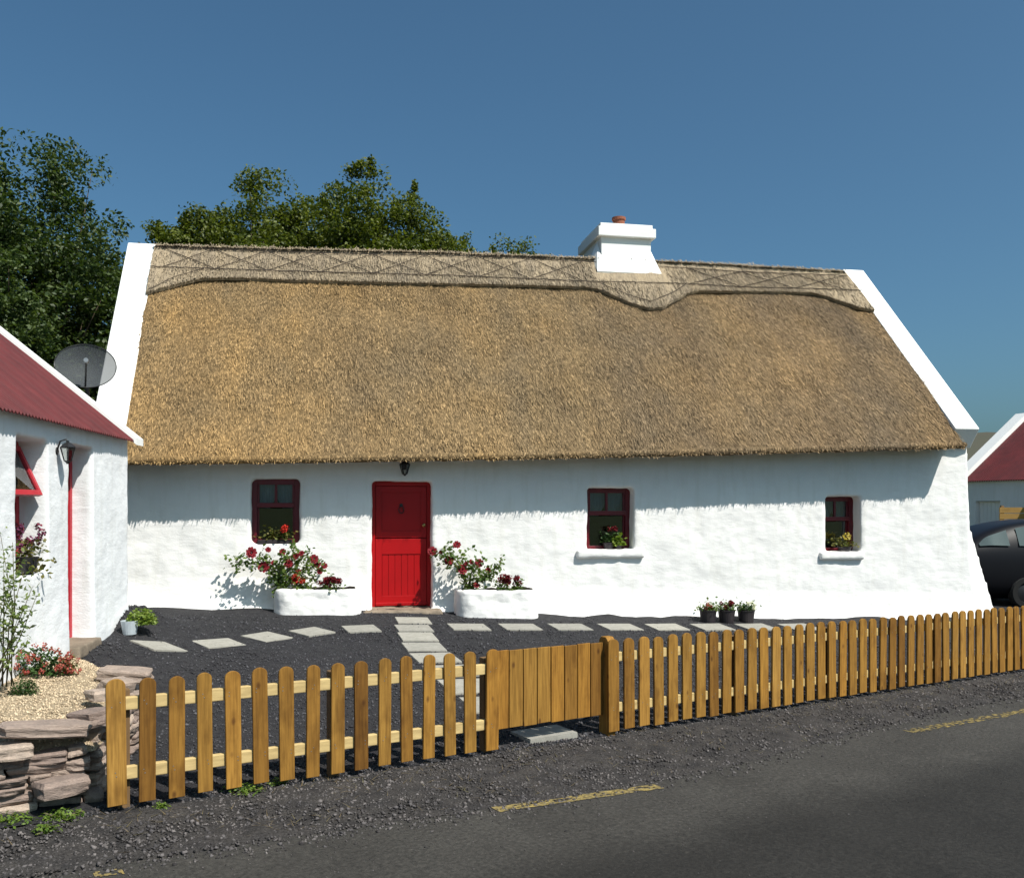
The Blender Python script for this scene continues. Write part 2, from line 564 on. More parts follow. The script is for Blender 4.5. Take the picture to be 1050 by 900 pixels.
def tree(name, label, px, Y, top_py, r, zlow, mat, clumps, per, leaf, seed, dens=1.0, group='trees behind the cottage', tall=1.0, twigs=5, ry=None):
    random.seed(seed)
    x = (px - CX) * Y / K
    ztop = EYE + (HZ - top_py) * Y / K
    zb = g(x, Y) - .05
    t = thing(name, label, 'tree', (x, Y, zb), 0, group)
    cz = (ztop + zlow) / 2
    hz = (ztop - zlow) / 2
    mb = MB()
    trunk = [(x, Y, zb)]
    for k in range(1, 6):
        trunk.append((x + random.uniform(-.12, .12) * k * .4, Y + random.uniform(-.12, .12) * k * .4, zb + (cz + hz * .1 - zb) * k / 5))
    mb.tube(trunk, [.20 * (1 - .13 * k) * max(.6, r / 2) for k in range(6)], 8)
    cs, rs = [], []
    off = Vector((seed * 3.1, seed * 1.7, 0))
    tries = 0
    while len(cs) < clumps and tries < clumps * 40:
        tries += 1
        d = Vector(rand_dirs(1)[0])
        lump = 1 + .34 * noise.noise(d * 2.1 + off) + .22 * noise.noise(d * 4.7 + off)
        q = random.random() ** .36
        p = Vector((d.x * r * lump * q, d.y * (ry or r) * lump * q, d.z * hz * min(lump, 1.08) * q))
        wz = (p.z / hz + 1) / 2
        prof = 1.0 if wz < .6 else 1.0 - .18 * ((wz - .6) / .4) ** 1.6
        p.x *= prof; p.y *= prof
        cs.append((x + p.x, Y + p.y, cz + p.z)); rs.append(random.uniform(.22, .52) * min(1.25, max(.75, r / 1.7)))
    # leafy shoots that break the outline
    for k in range(twigs):
        b0 = Vector(max(random.sample(cs[:clumps], min(5, clumps)), key=lambda c: c[2] + .9 * abs(c[0] - x)))
        e = b0 + Vector((random.uniform(-.3, .3), 0, random.uniform(.25, .55)))
        mb.tube([b0 - Vector((0, 0, .5)), b0, e], [.014, .010, .004], 4)
        for j in range(6):
            f = .15 + .17 * j
            q = b0.lerp(e, f)
            cs.append((q.x + random.uniform(-.08, .08), q.y, q.z)); rs.append(random.uniform(.10, .20))
    for k in range(0, clumps, max(1, clumps // 30)):
        c = Vector(cs[min(k, len(cs) - 1)])
        b = Vector(trunk[random.choice((2, 3, 4))])
        mid = b.lerp(c, .55) + Vector((0, 0, -.12))
        mb.tube([b, mid, c], [.040, .020, .005], 5)
    mb.build('trunk', MT['bark'], t, smooth=True)
    C = cloud(cs[:clumps], rs[:clumps], per, .85)
    if len(cs) > clumps:
        C = np.concatenate([C, cloud(cs[clumps:], rs[clumps:], max(10, per // 5), 1)])
    V, F = leaf_verts(C, leaf * rng.uniform(.65, 1.35, len(C)), up=.35)
    wpart('crown', V, F, mat, t)
    return t


def blossom_mesh(mat, n_out=9, name='blossom'):
    """open many-petalled flower of unit radius"""
    V, F = [], []
    for ring, (cnt, rad, tilt) in enumerate([(n_out, 1.0, .25), (n_out - 2, .75, .7), (n_out - 4, .5, 1.15)]):
        for k in range(cnt):
            a = 2 * math.pi * (k + ring * .4) / cnt + random.uniform(-.1, .1)
            ca, sa = math.cos(a), math.sin(a)
            w = rad * .55
            def P(rr, ss, hh):
                return (ca * rr - sa * ss, sa * rr + ca * ss, hh)
            h = math.sin(tilt) * rad * .75
            o = math.cos(tilt) * rad
            b = len(V)
            V += [P(.05, 0, 0), P(o * .6, w * .6, h * .6), P(o, w * .35, h), P(o * 1.03, -w * .35, h * 1.02), P(o * .6, -w * .6, h * .6)]
            F.append([b, b + 1, b + 2, b + 3, b + 4])
    me = np_mesh(name, V, F)
    me.materials.append(mat)
    return me


BLOOM = {k: blossom_mesh(m) for k, m in PET.items()}


def bloom(kind, p, r, parent, face=(.15, -.9, .4), name='blossom'):
    o = bpy.data.objects.new(name, BLOOM[kind]); COL.objects.link(o)
    o.parent = parent
    f = (Vector(face) + Vector((random.uniform(-.5, .5), random.uniform(-.3, .3), random.uniform(-.3, .4)))).normalized()
    q = f.to_track_quat('Z', 'Y').to_matrix().to_4x4()
    W = Matrix.Translation(p) @ q @ Matrix.Scale(r, 4)
    o.matrix_basis = wm(parent).inverted() @ W
    return o


def floret_head(C, r, n, size):
    """dense ball of tiny petals"""
    pts = []
    for c in C:
        d = rand_dirs(n) * r * (rng.random((n, 1)) ** .3)
        pts.append(np.asarray(c) + d)
    return leaf_verts(np.concatenate(pts), size, up=.1, aspect=.9)


OCT = np.array([[1, 0, 0], [-1, 0, 0], [0, 1, 0], [0, -1, 0], [0, 0, 1], [0, 0, -1]], float)
OCTF = np.array([[0, 2, 4], [2, 1, 4], [1, 3, 4], [3, 0, 4], [2, 0, 5], [1, 2, 5], [3, 1, 5], [0, 3, 5]])


def pebbles(P, size, flat=.65):
    n = len(P)
    J = OCT[None] * rng.uniform(.6, 1.2, (n, 6, 1)) + rng.normal(0, .16, (n, 6, 3))
    J[:, :, 2] *= flat
    J[:, :, 1] *= rng.uniform(.55, 1, (n, 1))
    a = rng.uniform(0, 6.283, n)
    tl = rng.normal(0, .35, n)
    ca, sa = np.cos(a), np.sin(a)
    z2 = J[:, :, 2] * np.cos(tl)[:, None] + J[:, :, 0] * np.sin(tl)[:, None]
    x2 = J[:, :, 0] * np.cos(tl)[:, None] - J[:, :, 2] * np.sin(tl)[:, None]
    X = x2 * ca[:, None] - J[:, :, 1] * sa[:, None]
    Yy = x2 * sa[:, None] + J[:, :, 1] * ca[:, None]
    V = np.stack([X, Yy, z2], 2) * np.asarray(size)[:, None, None] + P[:, None, :]
    F = (OCTF[None] + (np.arange(n) * 6)[:, None, None]).reshape(-1, 3)
    return V.reshape(-1, 3), F


# ------------------------------------------------------------------ terrain
def axis(a, b, step, far):
    core = list(np.arange(a, b + 1e-6, step))
    lo, hi, s = [], [], step
    x = a
    while x > -far:
        s *= 1.5; x -= s; lo.append(x)
    x, s = b, step
    while x < far:
        s *= 1.5; x += s; hi.append(x)
    return np.array(lo[::-1] + core + hi)


def edge_d(t):      # where the chippings stop and the asphalt begins
    base = float(np.interp(t, [-8, -1, 0.6, 1.7, 3, 4.8, 6.8, 9.6, 14, 20], [.72, .72, .84, 1.0, 1.14, 1.14, .86, .74, .72, .72]))
    return base + .05 * noise.noise(Vector((t * 1.3, 0, 3))) + .035 * noise.noise(Vector((t * 4.1, 1, 3)))


def road_z(t, d):
    return 0.081 - 0.0166 * min(max(t, -8), 16) - .062 + .012 * max(0.0, min(d - .7, 3.0))


xs = axis(-16, 22, .8, 900); ys = axis(-6, 30, .8, 900)
V = np.array([(x, y, g(x, y) - .10) for y in ys for x in xs])
nx = len(xs)
F = np.array([(j * nx + i, j * nx + i + 1, (j + 1) * nx + i + 1, (j + 1) * nx + i) for j in range(len(ys) - 1) for i in range(nx - 1)])
meta(wpart('ground', V, F, MT['field'], smooth=True), kind='structure')

# yard (dark chippings) from the fence line back round the cottage
ts = np.arange(-5, 20.01, .2); ds = np.arange(-18, 0.001, .2)
V = []
for d in ds:
    for t in ts:
        x, y = fence_xy(t, d)
        vv = uv_of(x, y)[1]
        uu_ = uv_of(x, y)[0]
        heap = (0.0 if abs(uu_) < .95 else 1.0) * max(0.0, 1 - abs(vv + .15) / .5) * .075 * max(0.0, .35 + noise.noise(Vector((x * 1.7, y * 1.7, 8))))
        V.append((x, y, g(x, y) + heap + .012 * noise.noise(Vector((x * 1.1, y * 1.1, 0))) + .006 * noise.noise(Vector((x * 4, y * 4, 2)))))
nx = len(ts)
F = np.array([(j * nx + i, j * nx + i + 1, (j + 1) * nx + i + 1, (j + 1) * nx + i) for j in range(len(ds) - 1) for i in range(nx - 1)])
meta(wpart('yard', np.array(V), F, MT['gravel'], smooth=True), kind='structure')

# verge between fence and road
ts = np.arange(-8, 20.01, .08); fr = np.linspace(0, 1, 18)
V = []
for f in fr:
    for t in ts:
        e = edge_d(t); d = f * e
        x, y = fence_xy(t, d)
        z = g(x, y) + (.016 * noise.noise(Vector((x * 2.2, y * 2.2, 0))) + .010 * noise.noise(Vector((x * 6, y * 6, 2)))) * (1 if 0 < f < 1 else 0)
        if f == 1: z = road_z(t, d) - .01
        else: z = max(z, road_z(t, d) + .006)
        V.append((x, y, z))
nx = len(ts)
F = np.array([(j * nx + i, j * nx + i + 1, (j + 1) * nx + i + 1, (j + 1) * nx + i)[::-1] for j in range(len(fr) - 1) for i in range(nx - 1)])
meta(wpart('verge', np.array(V), F, MT['verge'], smooth=True), kind='structure')


def road_pt(px, py):
    z = -.03
    for _ in range(6):
        Y = (EYE - z) * K / (py - HZ)
        x = (px - CX) * Y / K
        t, d = fence_td(x, Y)
        z = road_z(t, d)
    return t, d


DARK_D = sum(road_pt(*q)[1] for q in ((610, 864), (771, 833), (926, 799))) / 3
print('dark lane', [road_pt(*q) for q in ((524, 895), (610, 864), (771, 833), (926, 799), (1050, 775))])


def road_mat():
    m, nt, bs = nodes_of('worn_asphalt')
    vec = coords(nt)
    col = ramp(nt, noise_t(nt, vec, 1.1, 5), [(.3, (.044, .041, .037)), (.7, (.064, .060, .054))])
    col = mixc(nt, 1.0, col, ramp(nt, noise_t(nt, vec, 34, 6, .75), [(.34, (.45, .45, .45)), (.6, (1.15, 1.14, 1.12)), (.74, (2.1, 2.05, 1.95))]), 'MULTIPLY')
    # darker band along the lane, with a soft noisy edge
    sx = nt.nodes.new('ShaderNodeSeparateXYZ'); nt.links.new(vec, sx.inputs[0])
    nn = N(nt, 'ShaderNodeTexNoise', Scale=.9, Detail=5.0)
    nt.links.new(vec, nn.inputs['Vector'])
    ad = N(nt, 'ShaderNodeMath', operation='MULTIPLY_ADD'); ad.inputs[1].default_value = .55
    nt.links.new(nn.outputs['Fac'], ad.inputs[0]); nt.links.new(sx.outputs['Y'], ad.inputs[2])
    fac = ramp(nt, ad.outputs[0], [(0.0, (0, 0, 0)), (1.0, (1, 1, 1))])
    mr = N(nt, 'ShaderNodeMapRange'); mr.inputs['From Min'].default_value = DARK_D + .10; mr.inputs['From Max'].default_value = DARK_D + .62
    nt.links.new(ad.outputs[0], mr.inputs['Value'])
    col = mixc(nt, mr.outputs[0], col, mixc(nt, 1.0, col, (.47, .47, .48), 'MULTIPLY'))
    nt.nodes.remove(fac.node)
    nt.links.new(col, bs.inputs['Base Color'])
    bs.inputs['Roughness'].default_value = .85
    bs.inputs['Specular IOR Level'].default_value = .25
    add_bump(nt, bs, noise_t(nt, vec, 48, 8, .75), .9, .016)
    return m


# road: object frame has x along the road, y across it (so the dark band follows the lane)
rt = np.concatenate([np.arange(-60, -8, 2.0), np.arange(-8, 20, .25), np.arange(20, 120, 4.0)])
rd = np.arange(.45, 7.6, .2)
V = [(t, d, road_z(t, d)) for d in rd for t in rt]
nx = len(rt)
F = np.array([(j * nx + i, j * nx + i + 1, (j + 1) * nx + i + 1, (j + 1) * nx + i)[::-1] for j in range(len(rd) - 1) for i in range(nx - 1)])
# (t,d) is left-handed in plan: mirror d so that the object needs only a rotation
V = np.array(V); V[:, 1] *= -1
road = put('road', np_mesh('road', V, F[:, ::-1], True), None)
road.location = (FA[0], FA[1], 0); road.rotation_euler = (0, 0, math.atan2(FT[1], FT[0]))
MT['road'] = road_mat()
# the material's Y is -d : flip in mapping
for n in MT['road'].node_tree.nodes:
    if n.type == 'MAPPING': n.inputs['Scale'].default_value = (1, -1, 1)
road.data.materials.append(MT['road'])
meta(road, kind='structure')


def marking(a, b, width, wear=.38, name='road_marking'):
    (t0, d0), (t1, d1) = a, b
    n = int(max(12, abs(t1 - t0) * 40))
    m = 8
    V, F = [], []
    for i in range(n + 1):
        for j in range(m + 1):
            f = i / n
            t = t0 + (t1 - t0) * f; d = d0 + (d1 - d0) * f
            ww = width * (1 + .3 * noise.noise(Vector((t * 9, 0, 5))))
            dd = d + (j / m - .5) * ww + .008 * noise.noise(Vector((t * 30, j, 1)))
            x, y = fence_xy(t, dd)
            V.append((x, y, road_z(t, dd) + .004))
    for i in range(n):
        for j in range(m):
            p = Vector((V[i * (m + 1) + j][0] * 22, V[i * (m + 1) + j][1] * 22, 0))
            if noise.noise(p) + .5 * noise.noise(p * 2.3) > wear: continue      # worn-away flakes
            a_ = i * (m + 1) + j
            F.append([a_, a_ + 1, a_ + m + 2, a_ + m + 1])
    o = wpart(name, V, F, MT['yellow'])
    # z-normal up
    meta(o, kind='structure')


marking(road_pt(508, 830), road_pt(676, 806), .115)
marking(road_pt(932, 750), road_pt(1062, 727), .13, -.04)
marking(road_pt(96, 897), road_pt(126, 893), .10, .1)


def scatter(n, fn, size_fn):
    P, S = [], []
    while len(P) < n:
        p = fn()
        if p is None: continue
        P.append(p); S.append(size_fn())
    return np.array(P), np.array(S)


def verge_pt():
    t = random.uniform(-2.2, 13) if random.random() > .25 else random.uniform(-1.5, 4)
    e = edge_d(t)
    d = random.uniform(-.15, e + .02)
    if random.random() < .08: d = e + abs(random.gauss(0, .10))
    x, y = fence_xy(t, d)
    z = max(g(x, y), road_z(t, d) + .004) if d < e else road_z(t, d)
    return (x, y, z + .002)


P, S = scatter(15000, verge_pt, lambda: random.choice((.008, .010, .012, .015, .020)) * random.uniform(.7, 1.2))
V, F = pebbles(P, S)
meta(wpart('verge_chippings', V, F, MT['stones_v']), 'loose grey and brown stone chippings on the verge before the fence', 'gravel', kind='stuff')


def grit_pt():
    t = random.uniform(-3, 11); d = edge_d(t) + abs(random.gauss(0, .55)) + .05
    x, y = fence_xy(t, d)
    return (x, y, road_z(t, d) + .001)


P, S = scatter(1500, grit_pt, lambda: random.uniform(.004, .009))
V, F = pebbles(P, S)
meta(wpart('road_grit', V, F, MT['stones_v']), 'scattered loose grit on the asphalt along the road edge', 'grit', kind='stuff')
V, F = [], []
for _ in range(1500):
    t = random.uniform(-2, 11); d = random.random() ** 1.6 * edge_d(t) * .9 + .02
    if noise.noise(Vector((t * 1.4, d * 3, 4))) < -.05: continue
    x, y = fence_xy(t, d); z = max(g(x, y), road_z(t, d)) + .012
    a = random.uniform(0, 6.28); L = random.uniform(.03, .12); w_ = random.uniform(.0015, .003)
    dx, dy = math.cos(a), math.sin(a); k = len(V); up_ = random.uniform(0, .03)
    V += [(x - dy * w_, y + dx * w_, z), (x + dy * w_, y - dx * w_, z), (x + dx * L, y + dy * L, z + up_)]
    F.append([k, k + 1, k + 2])
meta(wpart('dry_grass', V, F, leaf_mat('dead_straw', [(.10, .075, .04), (.2, .15, .08), (.13, .12, .05)], .2)), 'dead grass wisps lying among the verge chippings', 'grass', kind='stuff')


def in_bed(x, y):
    return x < -2.75 and y < 9.3 and fence_td(x, y)[1] < 0 and (x + 2.8) < -(y - 6.3) * .2


def yard_pt():
    px = random.uniform(70, 1000)
    t = random.uniform(-1, 12)
    d = -random.uniform(0, 1) ** 1.15 * 8
    x, y = fence_xy(t, d)
    u, v = uv_of(x, y)
    if v > -.05 or in_bed(x, y): return None
    return (x, y, g(x, y) + .003)


P, S = scatter(26000, yard_pt, lambda: random.choice((.010, .012, .015, .020)) * random.uniform(.8, 1.2))
V, F = pebbles(P, S)
meta(wpart('yard_chippings', V, F, MT['stones_y']), 'fine dark slate chippings covering the yard before the cottage', 'gravel', kind='stuff')

# far low hill seen between cottage and the right outbuilding
V, F = [], []
for i in range(41):
    x = -350 + i * 40
    h = 20 + 13 * math.exp(-((x - 215) / 120) ** 2) + 3 * noise.noise(Vector((x * .01, 0, 0)))
    if x < 60: h *= .5
    for (yy, k) in ((330, -.05), (370, .55), (410, 1.0), (480, .7), (600, -.05)):
        V.append((x, yy, h * k if k > 0 else -2))
for i in range(40):
    for k in range(4):
        F.append([i * 5 + k, (i + 1) * 5 + k, (i + 1) * 5 + k + 1, i * 5 + k + 1])
meta(wpart('hills', V, F, MT['hill'], smooth=True), kind='structure')

# ================================================================== thatched cottage
cot = thing('thatched_cottage', 'long whitewashed cottage with straw thatch, red half door and three small windows', 'cottage', (HD[0], HD[1], HB), TH)

EAVE = [(122, 475), (300, 473), (500, 470), (700, 466), (850, 462), (991, 458)]
RIDGE = [(159, 252), (300, 256), (450, 259), (600, 265), (720, 270), (865, 278)]
VE, VR = -.47, 2.9
EA = [hpx(x, y + 1, VE) for x, y in EAVE]
RI = [hpx(x, y + 3.5, VR) for x, y in RIDGE]
E_U0, E_U1 = EA[0][0], EA[-1][0]
R_U0, R_U1 = RI[0][0], RI[-1][0]


def eave_w(u): return float(np.interp(u, [p[0] for p in EA], [p[1] for p in EA]))
def ridge_w(u): return float(np.interp(u, [p[0] for p in RI], [p[1] for p in RI]))


def roof_l(s, t, off=0.0):
    """local point on the thatch: s along, t from eave (0) to ridge (1)"""
    ua = E_U0 + (E_U1 - E_U0) * s
    ub = R_U0 + (R_U1 - R_U0) * s
    u = ua + (ub - ua) * t
    v = VE + (VR - VE) * t
    we, wr = eave_w(ua), ridge_w(ub)
    w = we + (wr - we) * t + .09 * math.sin(math.pi * min(max(t, 0), 1))
    a = math.atan2(wr - we, VR - VE)
    return Vector((u, v - math.sin(a) * off, w + math.cos(a) * off))


def l2w(p): return H(p[0], p[1], p[2])


def rinv(px, py, off=0.0):
    s, t = .5, .5
    for _ in range(30):
        q = proj(l2w(roof_l(s, t, off)))
        e = (px - q[0], py - q[1])
        if abs(e[0]) + abs(e[1]) < .01: break
        h = 1e-3
        qs = proj(l2w(roof_l(s + h, t, off))); qt = proj(l2w(roof_l(s, t + h, off)))
        a, b = (qs[0] - q[0]) / h, (qt[0] - q[0]) / h
        c, d = (qs[1] - q[1]) / h, (qt[1] - q[1]) / h
        D = a * d - b * c
        s += (d * e[0] - b * e[1]) / D * .9
        t += (-c * e[0] + a * e[1]) / D * .9
    return s, t


print('eave u', E_U0, E_U1, 'ridge u', R_U0, R_U1, 'eave w', EA[0][1] + HB, EA[-1][1] + HB, 'ridge w', RI[0][1] + HB, RI[-1][1] + HB)

# ---- front wall
UL = hpx(92, 520, 0)[0]
UR_t = hpx(993, 462, 0)[0]; UR_b = hpx(997, 580, 0)[0]


def base_w(u): return float(np.interp(u, ZHU, ZHZ)) - HB


sol = MB()
st = list(np.linspace(UL, UR_t, 34))
rings = []
for k, u in enumerate(st):
    wb = base_w(u); wt = eave_w(u) + .16
    last = k == len(st) - 1
    def ux(w):
        if not last: return u
        f = (wt - w) / (wt - wb)
        return UR_t + (UR_b - UR_t) * min(f, .75) / .75 + (.20 * ((f - .75) / .25) ** 2.2 if f > .75 else 0)
    fl = .06 + .06 * noise.noise(Vector((u * .8, 3, 1)))
    ring = []
    for (v, w) in ((-.13 - fl, wb - .35), (-.10 - fl, wb - .02), (-.04, wb + .16), (.0, wb + .45), (.01, wb + 1.2), (.03, wt), (.6, wt), (.6, wb - .35)):
        ring.append((ux(w), v, w))
    rings.append(ring)
n = len(rings[0])
Vv = [p for r_ in rings for p in r_]
Ff = [[i * n + k, i * n + (k + 1) % n, (i + 1) * n + (k + 1) % n, (i + 1) * n + k] for i in range(len(rings) - 1) for k in range(n)]
Ff += [list(range(n)), [(len(rings) - 1) * n + k for k in range(n)][::-1]]
sol.add(Vv, Ff)


def opening(px0, px1, py0, py1):
    u0, w1 = hpx(px0, py0, 0); u1, w0 = hpx(px1, py1, 0)
    return u0, u1, w0, w1


DOOR = opening(381.5, 443, 493, 626)
WIN = [opening(257.5, 307, 491, 557), opening(603, 650.5, 500, 564), opening(847.5, 883.5, 509, 566)]
print('door', DOOR, 'wins', WIN)
cuts = []
for (u0, u1, w0, w1) in [DOOR] + WIN:
    c = MB(); c.box(((u0 + u1) / 2, .2, (w0 + w1) / 2), (u1 - u0, 1.6, w1 - w0)); cuts.append(c)
me = remeshed(sol, cuts, .034, 3, .017, 1.6)
gv = MB()
# gables and back wall closed behind the front wall
for (ua, ub) in ((UL + .02, UL + .55), (UR_t - .55, UR_t - .03)):
    um = (ua + ub) / 2
    we, wr, wb = eave_w(um), ridge_w(um), base_w(um) - .4
    poly = [(.3, wb), (5.75, wb), (5.75, we + .1), (VR, wr - .12), (.3, we + .62)]
    gv.prism(poly, ua, ub, lambda p, k: (k, p[0], p[1]))
um0, um1 = UL + .5, UR_t - .5
gv.box(((um0 + um1) / 2, 5.5, (eave_w(0) - .4) / 2 - .2), (um1 - um0, .45, eave_w(0) + .9))
bm = bmesh.new(); bm.from_mesh(me)
tmp = np_mesh('t', gv.v, gv.f); bm.from_mesh(tmp); bm.to_mesh(me); bm.free(); me.update()
for p in me.polygons: p.use_smooth = len(p.vertices) == 4 and p.area < .01
wall = put('wall', me, MT['white'], cot)
pt = MB(); pt.box(((UL + UR_t) / 2, 1.6, .6), (UR_t - UL - 1.3, .08, 2.6)); pt.build('room_darkener', MT['room'], cot, local=True)  # dark panel added behind the windows to make the interior look unlit

# ---- thatch
def coat(p):
    return (.022 * noise.noise(Vector((p.x * 1.1, p.y * 1.1, p.z * 1.1))) + .016 * noise.noise(Vector((p.x * 3.2, p.z * 2.0, 4)))
            + .006 * noise.noise(Vector((p.x * 14, p.z * 7, 4))))


NS, NT = 210, 70
V, F = [], []
prof = [(-1, 0)]
for i in range(NS + 1):
    s = i / NS
    u0 = E_U0 + (E_U1 - E_U0) * s
    we = eave_w(u0)
    row = [(u0, .15, we + .16), (u0, VE + .16, we + .015 + .012 * noise.noise(Vector((u0 * 5, 0, 0)))),
           (u0, VE + .05, we - .01 + .02 * noise.noise(Vector((u0 * 4, 2, 0))) + .012 * noise.noise(Vector((u0 * 19, 2, 0)))), (u0, VE - .025, we + .05)]
    for j in range(NT + 1):
        t = .028 + .972 * j / NT
        p = roof_l(s, t)
        nn = coat(p)
        p = roof_l(s, t, nn)
        row.append(tuple(p))
    # back slope (mirrored about the ridge)
    pr = roof_l(s, 1)
    for k in range(1, 9):
        f = k / 8
        row.append((pr.x, VR + (VR - VE) * f, pr.z + (we - pr.z) * f))
    row.append((pr.x, 5.4, we + .15))
    V += row
    m = len(row)
for i in range(NS):
    for j in range(m - 1):
        F.append([i * m + j, (i + 1) * m + j, (i + 1) * m + j + 1, i * m + j + 1])
F.append([j for j in range(m)][::-1]); F.append([NS * m + j for j in range(m)])
thV = [l2w(p) for p in V]


def straws(n, fs, ft, off, length, width, jit, tuck=.03, curl=0.0):
    """flat straw slivers lying down the slope (local -> world), butt ends lifted"""
    V, F = [], []
    for _ in range(n):
        s, t = fs(), ft()
        if callable(t): t = t(s)
        cq = coat(roof_l(s, t))
        a = Vector(roof_l(s, t, cq + off - tuck))
        L = random.uniform(*length)
        dt = L / 4.4
        b = Vector(roof_l(s + random.gauss(0, jit) / 13.5, t - dt, cq + off + random.uniform(.0, .016)))
        d = (b - a).normalized()
        sd = d.cross(Vector((0, -.75, .65))).normalized() * random.uniform(*width) * .5
        k = len(V)
        V += [l2w(a - sd), l2w(a + sd), l2w(b + sd * .7), l2w(b - sd * .7)]
        F.append([k, k + 1, k + 2, k + 3])
    return V, F


sv, sf = straws(105000, random.random, lambda: random.uniform(.02, .93), .006, (.06, .15), (.006, .012), .022, tuck=.012)
b = len(thV)
thV += sv; tf = [[i + b for i in f] for f in sf]
# eave fringe
ev, ef = [], []
for _ in range(7000):
    s = random.random(); u0 = E_U0 + (E_U1 - E_U0) * s; we = eave_w(u0)
    a = Vector((u0, VE + random.uniform(-.015, .04), we + random.uniform(.05, .10)))
    bb = a + Vector((random.gauss(0, .02), random.uniform(-.02, -.004), random.uniform(-.055, -.03)))
    sd = Vector((random.uniform(.004, .009), random.uniform(-.003, .003), 0)); k = len(ev)
    ev += [l2w(a - sd), l2w(a + sd), l2w(bb + sd), l2w(bb - sd)]; ef.append([k, k + 1, k + 2, k + 3])
b = len(thV); thV += ev; tf += [[i + b for i in f] for f in ef]
# ragged verge straws at both ends
roof = wpart('thatch_roof', thV, F + tf, MT['thatch'], cot)
roof.data.polygons.foreach_set('use_smooth', np.array([i < len(F) - 2 for i in range(len(F) + len(tf))]))

# ---- ridge block of paler straw
sc_, tc_ = rinv(645, 281.5, .07)
vc = roof_l(sc_, tc_).y
us0, us1 = hpx(612, 281, vc)[0], hpx(678, 281, vc)[0]
low_px = [(150, 301), (165, 297), (186, 291), (210, 286), (250, 286), (300, 288), (380, 290), (450, 291.5), (530, 293), (600, 295), (613, 297), (630, 304), (648, 312),
          (666, 317), (680, 316), (692, 309), (704, 302), (716, 299), (760, 299.5), (800, 300), (832, 301), (848, 305), (862, 310), (880, 316), (897, 319)]
low = [rinv(x, y, .05) for x, y in low_px]


def tlow(s): return float(np.interp(s, [p[0] for p in low], [p[1] for p in low]))


V, F = [], []
NS2, NT2 = 260, 14
for i in range(NS2 + 1):
    s = i / NS2
    tl = tlow(s) + .004 * noise.noise(Vector((s * 60, 0, 0)))
    row = [roof_l(s, tl + .01, -.03), roof_l(s, tl, .02)]
    for j in range(NT2 + 1):
        t = tl + .004 + (1 - tl - .004) * j / NT2
        q = roof_l(s, t)
        row.append(roof_l(s, t, .07 + .010 * noise.noise(Vector((q.x * 6, q.z * 2, 7))) + .02 * noise.noise(Vector((q.x * .9, q.z, 9)))))
    r_ = roof_l(s, 1)
    top = r_.z + .06
    row.append(Vector((r_.x, VR + .05, top + .035)))
    for k in range(1, 5):
        row.append(Vector((r_.x, VR + .12 + .75 * k / 4, top - .80 * k / 4)))
    row.append(Vector((r_.x, VR + .80, top - .90)))
    m = len(row)
    V += row
for i in range(NS2):
    for j in range(m - 1):
        F.append([i * m + j, (i + 1) * m + j, (i + 1) * m + j + 1, i * m + j + 1])
F.append([j for j in range(m)][::-1]); F.append([NS2 * m + j for j in range(m)])
V = [l2w(p) for p in V]
sv, sf = [], []
for _ in range(15000):
    s = random.random(); tl = tlow(s)
    t = random.uniform(tl + .02, 1.0)
    uu = roof_l(s, t).x
    if us0 - .08 < uu < us1 + .08 and t > tc_ - .012: continue
    a = Vector(roof_l(s, t, .05)); L = random.uniform(.12, .34)
    bq = Vector(roof_l(s + random.gauss(0, .012) / 13, max(t - L / 4.4, tl - random.uniform(-.008, .006)), .076 + random.uniform(0, .02)))
    sd = Vector((random.uniform(.004, .008), 0, 0)); k = len(sv)
    sv += [l2w(a - sd), l2w(a + sd), l2w(bq + sd * .8), l2w(bq - sd * .8)]; sf.append([k, k + 1, k + 2, k + 3])
# ragged crest
for _ in range(5200):
    s = random.random(); r_ = roof_l(s, 1)
    a = Vector((r_.x, VR + random.uniform(-.06, .06), r_.z + .06))
    a.y -= random.uniform(.05, .16); a.z -= .02
    bq = a + Vector((random.gauss(0, .02), random.gauss(.09, .02), abs(random.gauss(.026, .018)) + .005))
    sd = Vector((random.uniform(.004, .009), 0, 0)); k = len(sv)
    sv += [l2w(a - sd), l2w(a + sd), l2w(bq + sd * .6), l2w(bq - sd * .6)]; sf.append([k, k + 1, k + 2, k + 3])
b = len(V)
wpart('ridge_cap', V + sv, F + [[i + b for i in f] for f in sf], MT['ridge'], roof)

# twine lacing on the ridge
tw = MB()


def lace(pts, rad=.008, sag=0.0, n=14):
    st_ = [rinv(x, y, .09) for x, y in pts]
    out = []
    for (a, b_) in zip(st_[:-1], st_[1:]):
        for k in range(n):
            f = k / n
            out.append(l2w(roof_l(a[0] + (b_[0] - a[0]) * f, a[1] + (b_[1] - a[1]) * f, .100 + .006 * math.sin(f * 31))))
    out.append(l2w(roof_l(st_[-1][0], st_[-1][1], .1)))
    tw.tube(out, rad, 4)


L1 = [(160, 253.5), (270, 258), (400, 261.5), (540, 265), (607, 269), (676, 273.5), (760, 279), (868, 283)]
L2 = [(154, 273.5), (210, 275.5), (270, 277.5), (400, 281), (540, 286), (609, 289), (645, 289.5), (701, 291), (760, 294.5), (844, 296.5), (884, 298)]


def ly(L, x): return float(np.interp(x, [p[0] for p in L], [p[1] for p in L]))


